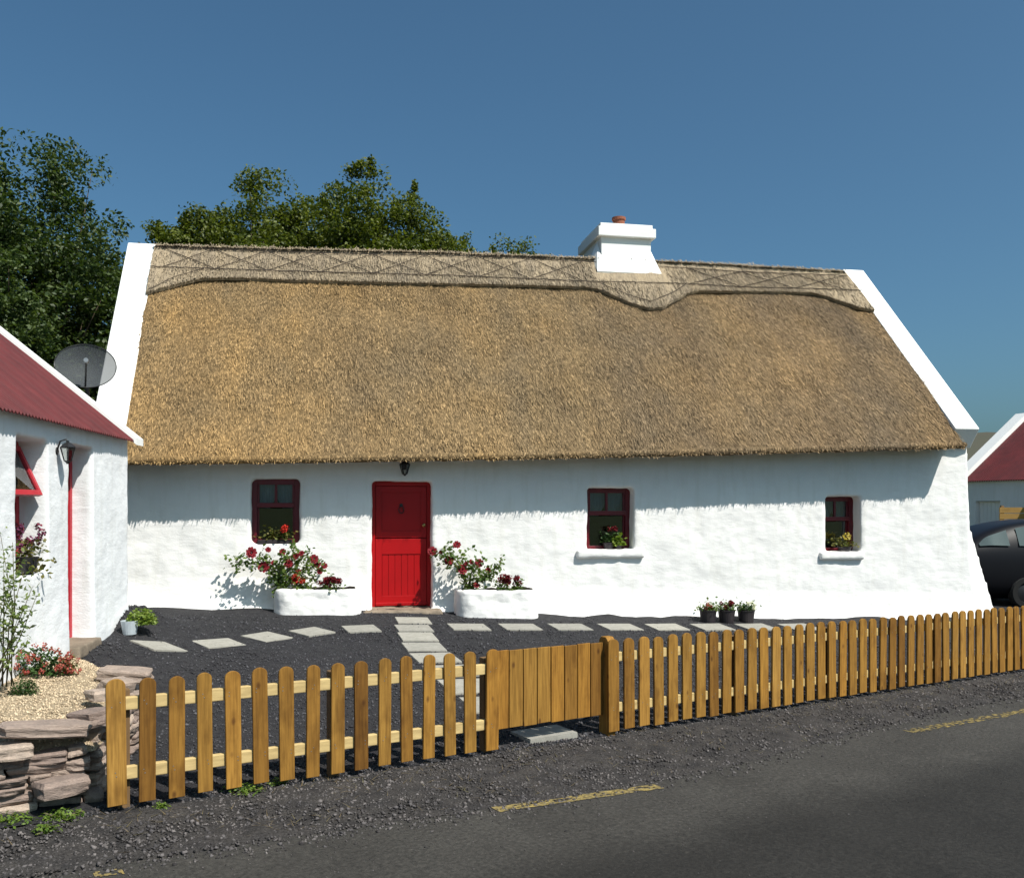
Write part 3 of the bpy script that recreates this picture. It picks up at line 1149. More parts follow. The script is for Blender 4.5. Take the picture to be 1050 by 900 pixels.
lace(L1); lace(L2)
x = 166; k = 0
while x < 860:
    x2 = min(x + 54, 866)
    if not (585 < x < 668):
        lace([(x, ly(L1, x)), (x2, ly(L2, x2))], .0065, n=6)
        lace([(x, ly(L2, x)), (x2, ly(L1, x2))], .006, n=6)
    x = x2
lace([(152, 297), (182, 283), (211, 275.5)], .006, n=6)
lace([(616, 291), (648, 304), (668, 309), (690, 300), (704, 291)], .006, n=5)
tw.build('twine', MT['twine'], roof)


# ---- raised gable copings
def coping(ua, ub, s, vend, lift=.085, thick=.34, under=.30):
    c = MB()
    wr = ridge_w(RI[0][0] if s == 0 else RI[-1][0]) + lift + .01
    we = eave_w(E_U0 if s == 0 else E_U1)
    sl = (wr - (we + lift)) / (VR - VE)
    def top(v): return we + lift + sl * (v - VE)
    def at_u(v, k):     # the coping follows the slight taper of the roof
        f = (v - VE) / (VR - VE)
        f = min(max(f, 0), 2 - f if f > 1 else f)
        e = E_U0 if s == 0 else E_U1
        r_ = R_U0 if s == 0 else R_U1
        return e + (r_ - e) * f + k
    poly = [(vend, top(vend)), (VR, top(VR)), (2 * VR - VE, we), (2 * VR - VE - .2, we - thick), (VR, top(VR) - thick * 1.35), (vend + under, top(vend) - thick * .9)]
    c.prism(poly, ua, ub, lambda p, k: (at_u(p[0], k), p[0], p[1]))
    return put('coping', np_mesh('coping', c.v, c.f), MT['coping'], cot)


c1 = coping(-.45, .02, 0, -.42)
c2 = coping(-.02, .44, 1, -.25, lift=.10, under=.22, thick=.36)
for o in (c1, c2):
    bm = bmesh.new(); bm.from_mesh(o.data); bmesh.ops.recalc_face_normals(bm, faces=bm.faces); bm.to_mesh(o.data); bm.free()
    m = o.modifiers.new('b', 'BEVEL'); m.width = .015; m.segments = 2

# ---- chimney
sc_, tc_ = rinv(645, 281.5, .07)
vc = roof_l(sc_, tc_).y
ub0 = hpx(616.5, 243, vc + .2)[0]; ub1 = hpx(667.5, 243, vc + .2)[0]
wc_cap0 = hpx(640, 242.5, vc + .12)[1]; wc_cap1 = hpx(640, 233, vc + .12)[1]; wc_top = hpx(640, 229.5, vc + .17)[1]
wsk = roof_l(sc_, tc_, .07).z + .055
DEP = 1.35
ch = MB()
ch.box(((ub0 + ub1) / 2, vc + .20 + DEP / 2, (wsk - .6 + wc_cap0 + .02) / 2), (ub1 - ub0, DEP, wc_cap0 + .02 - (wsk - .6)))
chim = ch.build('chimney', MT['coping'], cot, bevel=.012, local=True)
cp = MB()
cp.box(((ub0 + ub1) / 2, vc + .20 + DEP / 2, (wc_cap0 + wc_cap1) / 2), (ub1 - ub0 + .15, DEP + .16, wc_cap1 - wc_cap0))
cp.box(((ub0 + ub1) / 2, vc + .20 + DEP / 2, (wc_cap1 - .002 + wc_top) / 2 + .002), (ub1 - ub0 + .05, DEP + .06, wc_top - wc_cap1))
cp.build('chimney_cap', MT['coping'], chim, bevel=.010, local=True)
sk = MB()
us0, us1 = hpx(612, 281, vc)[0], hpx(678, 281, vc)[0]
hsk = .36
for (e0, e1) in ((0, 1),):
    a = [(us0, vc - .03, wsk - .01), (us1, vc - .03, wsk - .01), (ub1 + .01, vc + .19, wsk + hsk), (ub0 - .01, vc + .19, wsk + hsk)]
    rz = ridge_w((ub0 + ub1) / 2)
    c_ = [(us0, VR + .1, rz + .12), (ub0 - .01, VR + .1, rz + .42)]
    d_ = [(us1, VR + .1, rz + .12), (ub1 + .01, VR + .1, rz + .42)]
    sk.add(a + c_ + d_ + [(us0, vc + .02, wsk - .12), (us1, vc + .02, wsk - .12)], [[0, 1, 2, 3], [0, 3, 5, 4], [1, 6, 7, 2], [8, 9, 1, 0]])
sk.build('flashing', MT['coping'], chim, local=True)
up = hpx(634.5, 229, vc + .6)[0]
wq = wc_top
cpot = MB()
hp_ = hpx(634.5, 223, vc + .6)[1] - wq
cpot.lathe([(.0, 0), (.13, 0), (.115, hp_ * .6), (.115, hp_ * .78), (.135, hp_ * .8), (.135, hp_), (.105, hp_), (.09, .02)], (up, vc + .6, wq - .01), 18)
cpot.build('chimney_pot', MT['terra'], chim, smooth=False, local=True)

# ---- windows
def window(op, dep, sill=None, pale=False):
    u0, u1, w0, w1 = op
    fm = MB(); mat = MT['darkred']
    a0, a1, b0, b1 = u0 - .02, u1 + .02, w0 - .02, w1 + .02
    fw = .075
    def bar(x0, x1, z0, z1, y0, y1): fm.box(((x0 + x1) / 2, (y0 + y1) / 2, (z0 + z1) / 2), (x1 - x0, y1 - y0, z1 - z0))
    bar(a0, a0 + fw + .02, b0, b1, dep, dep + .09); bar(a1 - fw - .02, a1, b0, b1, dep, dep + .09)
    bar(a0 + fw + .02, a1 - fw - .02, b1 - fw - .025, b1, dep + .002, dep + .09)
    bar(a0 + fw + .02, a1 - fw - .02, b0, b0 + fw + .01, dep + .002, dep + .09)
    zm = w0 + (w1 - w0) * .57
    i0, i1 = a0 + fw + .02, a1 - fw - .02
    # upper sash
    bar(i0, i0 + .035, zm, b1 - fw - .025, dep + .02, dep + .06); bar(i1 - .035, i1, zm, b1 - fw - .025, dep + .02, dep + .06)
    bar((i0 + i1) / 2 - .02, (i0 + i1) / 2 + .02, zm + .06, b1 - fw - .025, dep + .022, dep + .058)
    bar(i0, i1, zm - .01, zm + .06, dep - .012, dep + .06)
    # lower sash
    bar(i0, i0 + .03, b0 + fw, zm - .01, dep + .045, dep + .08); bar(i1 - .03, i1, b0 + fw, zm - .01, dep + .045, dep + .08)
    f = fm.build('window', mat, cot, bevel=.004, local=True)
    pn = MB()
    pn.box(((i0 + i1) / 2, dep + .040, (zm + b1) / 2), (i1 - i0, .006, b1 - zm - .05))
    pn.box(((i0 + i1) / 2, dep + .062, (zm + b0) / 2), (i1 - i0, .006, zm - b0 - .05))
    pn.build('pane', MT['glass'], f, local=True)
    # net curtain drawn to both sides, behind the glass
    V, F = [], []
    nn = 26
    for side in (0, 1):
        base = len(V)
        for i in range(nn + 1):
            q = i / nn
            for j in range(9):
                h = j / 8
                # tied back towards the foot
                reach = (.49 if h > .4 else .49 - .16 * ((.4 - h) / .4)) * (i1 - i0)
                xx = i0 + q * reach if side == 0 else i1 - q * reach
                V.append((xx, dep + .13 + .005 * math.sin(q * 26 + side), zm - .02 + h * (b1 - .04 - zm)))
        for i in range(nn):
            for j in range(8):
                k = base + i * 9 + j
                F.append([k, k + 9, k + 10, k + 1])
    put('curtain', np_mesh('curtain', V, F, True), MT['curtain'], f)
    # dark reveal lining so that the room behind reads as an unlit room
    rm = MB(); rm.box(((u0 + u1) / 2, 1.15, (w0 + w1) / 2), (u1 - u0 + .5, .02, w1 - w0 + .5))
    if sill:
        sx0, sx1, sz, sh = sill
        sb = MB(); sb.box(((sx0 + sx1) / 2, .15, sz - sh / 2), (sx1 - sx0, .44, sh))
        put('sill', remeshed(sb, [], .024, 2, .012, 3), MT['white'], f)
    return f


s_mid = (hpx(592, 570, -.06)[0], hpx(661, 570, -.06)[0], WIN[1][2] + .015, .135)
s_rgt = (hpx(843, 570, -.1)[0], hpx(888, 570, -.1)[0], WIN[2][2] + .015, .135)
window(WIN[0], .13)
window(WIN[1], .24, s_mid)
window(WIN[2], .27, s_rgt)

# ---- half door
u0, u1, w0, w1 = DOOR
dd = .19
fm = MB()
for (x0, x1) in ((u0 - .03, u0 + .055), (u1 - .055, u1 + .03)):
    fm.box(((x0 + x1) / 2, dd + .05, (w0 + w1) / 2), (x1 - x0, .10, w1 - w0))
fm.box(((u0 + u1) / 2, dd + .05, w1 - .035), (u1 - u0 - .11, .10, .07))
door = fm.build('door_frame', MT['red'], cot, bevel=.005, local=True)
lu0, lu1 = u0 + .06, u1 - .06
wb_ = w0 + .06
wm_ = wb_ + (w1 - wb_) * .545
lf = MB()
lf.box(((lu0 + lu1) / 2, dd + .065, (wb_ + wm_) / 2), (lu1 - lu0, .045, wm_ - wb_ - .008))
lw = lu1 - lu0
for (x0, x1, z0, z1) in ((lu0 + .001, lu0 + .10, wb_ + .001, wm_ - .012), (lu1 - .10, lu1 - .001, wb_ + .001, wm_ - .012), (lu0 + .10, lu1 - .10, wm_ - .25, wm_ - .012), (lu0 + .10, lu1 - .10, wb_ + .001, wb_ + .16)):
    lf.box(((x0 + x1) / 2, dd + .034, (z0 + z1) / 2), (x1 - x0, .018, z1 - z0))
nb = 6
for i in range(nb):       # tongue and groove boards in the lower panel
    x0 = lu0 + .10 + (lw - .20) * i / nb; x1 = lu0 + .10 + (lw - .20) * (i + 1) / nb
    lf.box(((x0 + x1) / 2, dd + .040, (wb_ + .16 + wm_ - .25) / 2), (x1 - x0 - .010, .010, wm_ - .25 - wb_ - .16))
lf.build('lower_leaf', MT['red'], door, bevel=.003, local=True)
uf = MB()
uf.box(((lu0 + lu1) / 2, dd + .066, (wm_ + w1 - .07) / 2), (lu1 - lu0, .045, w1 - .07 - wm_ - .006))
for (x0, x1, z0, z1) in ((lu0 + .001, lu0 + .09, wm_ + .006, w1 - .075), (lu1 - .09, lu1 - .001, wm_ + .006, w1 - .075), (lu0 + .09, lu1 - .09, w1 - .17, w1 - .075), (lu0 + .09, lu1 - .09, wm_ + .006, wm_ + .10)):
    uf.box(((x0 + x1) / 2, dd + .035, (z0 + z1) / 2), (x1 - x0, .018, z1 - z0))
upl = uf.build('upper_leaf', MT['red'], door, bevel=.003, local=True)
wk = MB()
wb_m = MB(); wb_m.box(((lu0 + lu1) / 2, dd + .012, wb_ + .035), (lw, .05, .05)); wb_m.build('weather_bar', MT['red'], door, bevel=.006, local=True)
kn = MB()
uk = (lu0 + lu1) / 2; zk = wm_ + .46
kn.box((uk, dd + .036, zk + .05), (.045, .016, .05))
kn.tube([(uk + .04 * math.sin(a), dd + .022, zk - .02 + .055 * math.cos(a)) for a in np.linspace(0, 6.28, 14)], .008, 6)
kn.build('knocker', MT['black'], upl, local=True)
hd = MB(); hd.lathe([(0, 0), (.028, .0), (.022, .02), (.012, .03), (.03, .05), (.025, .07), (0, .075)], (lu1 - .05, dd + .026, wm_ + .20), 14, Matrix.Rotation(R(90), 3, 'X'))
hd.build('handle', MT['brass'], upl, smooth=True, local=True)
sp = MB()
sp.add(*(lambda a: (a, [[0, 1, 2, 3], [4, 7, 6, 5], [0, 4, 5, 1], [1, 5, 6, 2], [2, 6, 7, 3], [3, 7, 4, 0]]))(
    [(u0 - .20, -.42, w0 - .25), (u1 + .16, -.42, w0 - .25), (u1 + .10, .5, w0 - .25), (u0 - .10, .5, w0 - .25),
     (u0 - .16, -.36, w0 + .05), (u1 + .12, -.36, w0 + .05), (u1 + .08, .5, w0 + .06), (u0 - .08, .5, w0 + .06)]))
put('doorstep', remeshed(sp, [], .03, 2, .02, 4), MT['step'], cot)


# ---- lanterns
def lantern(name, label, P, outdir, size, arm_z=.0):
    """P on the wall; lantern hangs/stands on a short bracket"""
    o = Vector(outdir).normalized()
    t = thing(name, label, 'lantern', P)
    P = Vector(P)
    br = MB()
    br.tube([P, P + o * size * .02], size * .16, 10)
    c = P + o * size * .40
    br.tube([P + Vector((0, 0, 0)), P + o * size * .12 + Vector((0, 0, size * .38)), P + o * size * .34 + Vector((0, 0, size * .46)), c + Vector((0, 0, size * .30))], size * .035, 6)
    br.build('bracket', MT['black'], t, smooth=True)
    bd = MB()
    z0 = c + Vector((0, 0, -size * .5))
    bd.lathe([(0, 0), (.05 * size, 0), (.07 * size, .05 * size), (.13 * size, .09 * size), (.14 * size, .12 * size)], z0, 6)
    bd.lathe([(.30 * size, .62 * size), (.31 * size, .66 * size), (.16 * size, .80 * size), (.06 * size, .84 * size), (.06 * size, .9 * size), (0, .92 * size)], z0, 6)
    for k in range(6):
        a = math.pi * k / 3
        d = Vector((math.cos(a), math.sin(a), 0))
        bd.tube([z0 + d * .14 * size + Vector((0, 0, .11 * size)), z0 + d * .29 * size + Vector((0, 0, .63 * size))], size * .018, 4)
    bd.build('lamp_body', MT['black'], t)
    gl = MB(); gl.lathe([(.13 * size, .12 * size), (.275 * size, .62 * size)], z0, 6)
    gl.build('lamp_glass', MT['lantern_glass'], t)
    return t


ul, wl = hpx(414.5, 479, 0)
lantern('wall_lantern', 'small black lantern above the red front door under the eave', H(ul, .01, wl), (HS, -HC, 0), .27)


# ---- masonry planters against the wall
def planter(name, label, pxa, pxb, py_top, py_bot, proj_v, rl, cat='planter'):
    ua, wt = hpx(pxa, py_top, -proj_v); ubb, wbm = hpx(pxb, py_bot, -proj_v)
    um = (ua + ubb) / 2
    wg = base_w(um) - .02
    base = H(um, -proj_v / 2, wg)
    t = thing(name, label, cat, base, TH)
    s = MB()
    hw = (ubb - ua) / 2
    poly = []
    nn = 10
    yb, yf = proj_v / 2 + .06, -proj_v / 2
    rad = .22
    poly += [(-hw, yb), (-hw, yf + rad)]
    for k in range(1, nn): a = math.pi + (math.pi / 2) * k / nn; poly.append((-hw + rad + rad * math.cos(a), yf + rad + rad * math.sin(a)))
    poly += [(-hw + rad, yf), (hw - rad, yf)]
    for k in range(1, nn): a = 1.5 * math.pi + (math.pi / 2) * k / nn; poly.append((hw - rad + rad * math.cos(a), yf + rad + rad * math.sin(a)))
    poly += [(hw, yf + rad), (hw, yb)]
    hh = wt - wg
    s.prism(poly, -.2, hh, lambda p, k: (p[0] * (1.03 if k < 0 else 1.0), p[1] * (1.06 if k < 0 and p[1] < 0 else 1.0), k))
    c = MB(); c.box((0, .03, hh), (2 * hw - .20, proj_v - .18, .24))
    put('planter_wall', remeshed(s, [c], .024, 3, .022, 2.4), MT['white'], t)
    so = MB(); V = []
    for i in range(14):
        for j in range(7):
            V.append((-hw + .09 + (2 * hw - .18) * i / 13, -proj_v / 2 + .08 + (proj_v - .12) * j / 6, hh - .012 + .03 * noise.noise(Vector((i * .7, j * .7, um)))))
    so.add(V, [[i * 7 + j, (i + 1) * 7 + j, (i + 1) * 7 + j + 1, i * 7 + j + 1] for i in range(13) for j in range(6)])
    so.build('soil', MT['soil'], t, local=True)
    return um, wt, t


pl1 = planter('stone_planter', 'whitewashed masonry planter left of the red door under the first window', 281, 371, 605, 637, .55, .2)
pl2 = planter('stone_planter', 'whitewashed masonry planter right of the red door, its left end in shade', 470, 555, 606, 637, .55, .2)


# ---- roses and geraniums (positions measured against a plane .35 m off the wall)
def hw(px, py, v):
    u, w = hpx(px, py, v)
    return H(u, v, w)


def rose(name, label, root_px, canes, blooms, leafpts, seed):
    random.seed(seed)
    p0 = hw(root_px[0], root_px[1], -.32)
    t = thing(name, label, 'rose bush', p0, 0, 'climbing roses by the door')
    st_ = MB(); LP = []
    for cane in canes:
        pts = [p0] + [hw(x, y, -.30 - random.uniform(-.10, .14)) for x, y in cane]
        pts = [p.copy() for p in pts]
        st_.tube(pts, [.014 - .008 * i / len(pts) for i in range(len(pts))], 5)
        for a, b_ in zip(pts[:-1], pts[1:]):
            n_ = max(2, int((b_ - a).length / .035))
            for k in range(n_):
                q = a.lerp(b_, k / n_)
                LP.append(q)
    for (x, y, r_, k_) in leafpts:
        for _ in range(k_):
            LP.append(hw(x + random.gauss(0, r_), y + random.gauss(0, r_ * .8), -.30 + random.gauss(0, .11)))
    for (x, y, r_, kind) in blooms:       # little shoot to each flower
        q = hw(x, y, -.36)
        near = min(LP, key=lambda p: (p - q).length)
        st_.tube([near, near.lerp(q, .5) + Vector((0, 0, -.01)), q], .005, 4)
    st_.build('stem', MT['stem'], t, smooth=True)
    C = []
    for p in LP:
        for _ in range(5):
            C.append((p.x + random.gauss(0, .045), p.y + random.gauss(0, .05), p.z + random.gauss(0, .045)))
    V, F = leaf_verts(np.array(C), rng.uniform(.045, .085, len(C)), up=.3, aspect=.7)
    wpart('foliage', V, F, LEAF['rose'], t)
    for (x, y, r_, kind) in blooms:
        bloom(kind, hw(x, y, -.38), r_ * .0160, t)
    return t


rose('rose_bush', 'dark red rose bush spreading left from the planter below the first window', (287, 606),
     [[(281, 590), (270, 580), (255, 577), (241, 576)], [(284, 592), (286, 578), (290, 568)], [(292, 590), (304, 575), (318, 566)], [(296, 592), (316, 580), (330, 573)], [(285, 588), (272, 574), (262, 572)], [(300, 596), (312, 592), (325, 594)], [(287, 585), (300, 568), (302, 560)]],
     [(257.5, 566.5, 5.4, 'red'), (275, 563.5, 2.8, 'red'), (290, 566, 3.6, 'red'), (270.5, 581.5, 5.4, 'red'), (280, 577, 2.4, 'red'), (296, 577.5, 4.4, 'red'), (303.5, 570.5, 3.4, 'red'), (309, 567.5, 3.2, 'red'), (322, 573, 4.4, 'red'), (326, 579, 3.6, 'red'), (332.5, 580, 3.2, 'red'), (306, 586, 3, 'red'), (328, 586, 2.8, 'red')],
     [(246, 577, 5, 9), (260, 574, 6, 9), (272, 572, 5, 6), (285, 586, 5, 8), (293, 574, 6, 9), (312, 576, 7, 12), (320, 588, 8, 16), (303, 592, 6, 9), (301, 562, 3, 4)], 3)
rose('rose_bush', 'dark red rose bush arching left from the planter over the door edge', (480, 606),
     [[(477, 592), (468, 580), (456, 570), (446, 565)], [(482, 590), (487, 580), (490, 575)], [(488, 596), (500, 588), (512, 580), (514, 571)], [(478, 594), (474, 584), (466, 572)], [(486, 598), (496, 592), (506, 590)]],
     [(443.5, 565, 4.8, 'red'), (468.5, 558.5, 4, 'red'), (460, 575, 4.8, 'red'), (474, 584, 5, 'red'), (491.5, 577.5, 4.6, 'red'), (500.5, 584.5, 3.2, 'red'), (488, 600, 3.2, 'red'), (483, 576, 2.6, 'red'), (452, 566, 2.2, 'red'), (478, 578, 2.4, 'red')],
     [(455, 566, 5, 8), (463, 569, 5, 8), (474, 577, 6, 10), (485, 582, 6, 12), (492, 594, 5, 8), (508, 587, 5, 7), (500, 597, 6, 7), (458, 561, 3, 4)], 5)


def geranium(name, label, px, py, v, wpx, hpx_, kind, mat, seed, cat='geranium', nb=6, pot=None, leaf=.045, petals=46):
    """low bushy flowering plant: foliage dome with flower heads"""
    random.seed(seed)
    P = hw(px, py, v)
    sc2 = P.y / K
    rx, rz = wpx * sc2 / 2, hpx_ * sc2
    t = thing(name, label, cat, P)
    n_ = 170
    C = np.array([(random.gauss(0, rx * .5), random.gauss(0, .025 if cat == 'window box' else rx * .32), abs(random.gauss(0, rz * .38))) for _ in range(n_)]) + np.array(P)
    V, F = leaf_verts(C, rng.uniform(.7, 1.3, n_) * leaf, up=.6, aspect=.9)
    wpart('foliage', V, F, MT[mat] if mat in MT else LEAF[mat], t)
    if nb:
        heads = [(P.x + random.uniform(-rx, rx) * .75, P.y - random.uniform(0, rx * .4), P.z + rz * random.uniform(.55, 1.05)) for _ in range(nb)]
        V, F = floret_head(heads, .05, petals, .028)
        wpart('blossoms', V, F, PET[kind], t)
    if pot: pot(t, P)
    return t


geranium('geranium', 'scarlet geranium in the middle of the planter left of the door', 307, 606, -.47, 13, 15, 'orange', 'rose', 21, nb=9)
geranium('geranium', 'deep red geranium trailing at the right end of the planter left of the door', 338, 606, -.42, 28, 13, 'red', 'rose', 22, nb=18)
geranium('geranium', 'large deep red geranium at the middle of the planter right of the door', 516, 606, -.44, 17, 15, 'red', 'rose', 23, nb=12)
geranium('geranium', 'small deep red geranium at the right end of the planter right of the door', 531, 606, -.42, 10, 13, 'red', 'rose', 24, nb=5)


def pot_part(r, h, mat, square=False):
    def fn(t, P):
        m = MB()
        m.lathe([(0, 0), (r * .78, 0), (r, h), (r * 1.06, h), (r * 1.06, h * .88), (r * .98, h * .86)][:5] + [(r * .92, h), (r * .9, h * .9), (0, h * .88)], P - Vector((0, 0, h)), 18)
        m.build('pot', mat, t, smooth=False)
    return fn


# plants on the window ledges
def ledge(px, py_bottom, v, op): return None


geranium('window_box', 'leafy green plants with a scarlet bloom in the first window, above the rose bush', 282, 553, .07, 36, 14, 'orange', 'dry', 31, cat='window box', nb=2, leaf=.05,
         pot=lambda t, P: MB().box(P + Vector((0, 0, -.055)), (.50, .06, .10), Matrix.Rotation(TH, 3, 'Z')).build('trough', MT['pot'], t, bevel=.006))
geranium('potted_plant', 'crimson flower in the middle window beside a spiky green leaf', 624, 556, .17, 16, 15, 'red', 'dark', 32, cat='potted plant', nb=3, pot=pot_part(.09, .10, MT['pot']), leaf=.04)
geranium('potted_plant', 'pale green spiky plant on the right end of the middle window ledge', 634, 559, .13, 13, 10, 'red', 'lime', 33, cat='potted plant', nb=0, pot=pot_part(.055, .06, MT['pot']), leaf=.07)
geranium('potted_plant', 'yellow flowered bushy plant on the small right window ledge', 866, 560, .10, 25, 12, 'yellow', 'dry', 34, cat='potted plant', nb=5, pot=pot_part(.12, .07, MT['pot']), leaf=.045, petals=14)

# three dark pots standing on the chippings by the wall
for (px, py, kind, leafm, lab, wv, nbb) in ((726, 636, 'pink', 'rose', 'dark pot of grey-green leaves with faded flowers, leftmost of the three by the wall', 21, 3),
                                           (745, 636, 'red', 'rose', 'dark pot full of deep red flowers, middle of the three by the wall', 19, 9),
                                           (765, 637, 'white', 'dark', 'dark pot of creamy white flowers, standing apart at the right of the three', 20, 5)):
    u, w = hpx(px, py, -.42)
    P = H(u, -.42, 0); P.z = g(P.x, P.y)
    s2 = P.y / K
    t = thing('flower_pot', lab, 'flower pot', P, 0, 'dark flower pots by the wall')
    r_ = 8.9 * s2; h_ = 12.5 * s2
    pm = MB(); pm.lathe([(0, 0), (r_ * .80, 0), (r_, h_), (r_ * 1.07, h_), (r_ * 1.07, h_ * 1.06), (r_ * .93, h_ * 1.06), (r_ * .88, h_ * .93)], P, 20)
    pm.build('pot', MT['pot'], t)
    sm = MB(); sm.lathe([(0, h_ * .95), (r_ * .92, h_ * .93)], P, 16); sm.build('soil', MT['soil'], t)
    random.seed(px)
    Q = P + Vector((0, 0, h_))
    C = np.array([(random.gauss(0, r_ * .55), random.gauss(0, r_ * .5), abs(random.gauss(.02, .06))) for _ in range(150)]) + np.array(Q)
    V, F = leaf_verts(C, rng.uniform(.035, .07, 150), up=.5, aspect=.7)
    wpart('foliage', V, F, LEAF[leafm], t)
    hds = [(Q.x + random.uniform(-.8, .8) * r_, Q.y + random.uniform(-1, .4) * r_, Q.z + random.uniform(.03, .13)) for _ in range(nbb)]
    V, F = floret_head(hds, .035, 40, .026)
    wpart('blossoms', V, F, PET[kind], t)
#__PART3__

# ================================================================== left outbuilding
OA = math.atan2(.135, .991)
OF = (-4.77, 11.5, .60)
out = thing('outbuilding', 'white roadside outbuilding with red tin roof at the left edge', 'outbuilding', OF, OA)
ZE = 2.84 - .60          # eave height, local
LEN = 4.7


def outz(y):            # local ground height along the facade
    return 0.0 + .0 * y


sol = MB()
rings = []
for k in range(19):
    y = -LEN + LEN * k / 18
    fl = (.0 if k < 14 else .025 * ((k - 13) / 5) ** 2)
    rings.append([(.03 + fl, y, -.6), (.02 + fl * .7, y, .02), (.01, y, .35), (0, y, .8), (0, y, ZE + .05), (-.55, y, ZE + .05), (-.55, y, -.6)])
n = 7
sol.add([p for r_ in rings for p in r_], [[i * n + k, i * n + (k + 1) % n, (i + 1) * n + (k + 1) % n, (i + 1) * n + k] for i in range(18) for k in range(n)] + [list(range(n)), [18 * n + k for k in range(n)][::-1]])
c1_ = MB(); c1_.box((.2, -1.76, (-.04 + 2.10) / 2), (1.8, .78, 2.14))
c2_ = MB(); c2_.box((.2, -3.125, (.84 + 2.08) / 2), (1.8, .77, 1.24))
me = remeshed(sol, [c1_, c2_], .030, 3, .011, 1.7)
ex = MB()
ZR = ZE + 2.25 * .82
ex.prism([(-.02, -.5), (-.02, ZE), (-2.25, ZR - .05), (-4.4, ZE), (-4.4, -.5)], -.5, -.03, lambda p, k: (p[0], k, p[1]))
ex.prism([(.005, -.5), (.005, ZE), (-2.25, ZR - .05), (-4.4, ZE), (-4.4, -.5)], -LEN - .03, -LEN + .45, lambda p, k: (p[0], k, p[1]))
ex.box((-4.15, -LEN / 2, ZE / 2 - .25), (.5, LEN - .9, ZE + .45))
tmp = np_mesh('t', ex.v, ex.f)
bm = bmesh.new(); bm.from_mesh(me); bm.from_mesh(tmp); bm.to_mesh(me); bm.free()
for p in me.polygons: p.use_smooth = p.area < .01
put('wall', me, MT['white2'], out)
# corrugated tin
V, F = [], []
ny = 300
th = .03
for i in range(ny + 1):
    y = -LEN - .1 + (LEN - .05 + .1) * i / ny
    dz = .013 * math.sin(y / .076 * 2 * math.pi)
    V += [(.10, y, ZE + .02 + dz), (-1.1, y, ZE + .02 + 1.2 * .82 + dz + .01), (-2.25, y, ZE + .02 + 2.35 * .82 + dz), (-4.6, y, ZE + .02 + dz), (-4.6, y, ZE + .01 + dz), (-2.25, y, ZE + .005 + 2.35 * .82 + dz), (.10, y, ZE + .01 + dz)]
for i in range(ny):
    for j in range(7):
        a, b = i * 7 + j, i * 7 + (j + 1) % 7
        F.append([a, a + 7, b + 7, b])
rf = put('roof', np_mesh('roof', V, F, False), MT['tin'], out)
cpn = MB()
cpn.prism([(.13, ZE - .03), (.13, ZE + .055), (-2.25, ZE + .055 + 2.38 * .82), (-4.63, ZE + .055), (-4.63, ZE - .03), (-2.25, ZE - .05 + 2.38 * .82)], -.10, .22, lambda p, k: (p[0], k, p[1]))
put('coping', np_mesh('coping', cpn.v, cpn.f), MT['coping'], out)
# second coping where the gable stands towards the road
cpn = MB()
cpn.prism([(.13, ZE - .03), (.13, ZE + .055), (-2.25, ZE + .055 + 2.38 * .82), (-4.63, ZE + .055), (-4.63, ZE - .03), (-2.25, ZE - .05 + 2.38 * .82)], -LEN - .12, -LEN + .25, lambda p, k: (p[0], k, p[1]))
put('coping', np_mesh('coping', cpn.v, cpn.f), MT['coping'], out)
# door
dm = MB()
dm.box((-.262, -2.12, 1.02), (.09, .07, 2.1)); dm.box((-.262, -1.40, 1.02), (.09, .07, 2.1)); dm.box((-.262, -1.76, 2.04), (.088, .65, .07))
df = dm.build('door_frame', MT['pinkred'], out, bevel=.004, local=True)
dl = MB(); dl.box((-.292, -1.76, 1.0), (.045, .64, 2.0))
for k in range(5): dl.box((-.267, -1.76 - .26 + .13 * k, 1.0), (.012, .118, 1.9))
dlf = dl.build('door_leaf', MT['darkred'], df, bevel=.003, local=True)
hn = MB(); hn.tube([(-.235, -2.02, 1.02), (-.185, -2.02, 1.02), (-.185, -1.93, 1.02)], .009, 6); hn.build('handle', MT['black'], dlf, smooth=True, local=True)
th_ = MB(); th_.box((-.12, -1.76, -.04), (.44, .76, .14)); put('doorstep', remeshed(th_, [], .03, 2, .012, 4), MT['step'], out)
# window with the top light propped open
wf = MB()
y0, y1, z0, z1 = -3.53, -2.72, .82, 2.10
for (a, b) in ((y0, y0 + .09), (y1 - .09, y1)): wf.box((-.30, (a + b) / 2, (z0 + z1) / 2), (.09, b - a, z1 - z0))
for (a, b) in ((z0, z0 + .09), (z1 - .08, z1), (1.50, 1.56)): wf.box((-.30, (y0 + y1) / 2, (a + b) / 2), (.086, y1 - y0 - .18, b - a))
wfo = wf.build('window', MT['pinkred'], out, bevel=.004, local=True)
pn = MB(); pn.box((-.31, (y0 + y1) / 2, 1.2), (.006, .62, .6)); pn.build('pane', MT['glass'], wfo, local=True)
sa = MB()
Mx = Matrix.Rotation(R(-24), 3, 'Y')
hy = Vector((-.245, (y0 + y1) / 2, 2.02))
def sbox(c, s):
    cc = Mx @ Vector(c) + hy
    sa.box(cc, s, Mx)
for yy in (-.30, .30): sbox((0, yy, -.25), (.04, .05, .50))
sbox((0, 0, -.025), (.038, .55, .05)); sbox((0, 0, -.475), (.038, .55, .05))
so = sa.build('top_light', MT['pinkred'], wfo, local=True)
sp2 = MB(); cc = Mx @ Vector((0, 0, -.25)) + hy; sp2.box(cc, (.006, .55, .40), Mx); sp2.build('pane', MT['glass'], so, local=True)
V, F = [], []
for i in range(31):
    for j in range(2):
        V.append((-.40 + .012 * math.sin(i * 1.4), y0 + .09 + .63 * i / 30, .95 + j * 1.1))
for i in range(30): F.append([i * 2, i * 2 + 2, i * 2 + 3, i * 2 + 1])
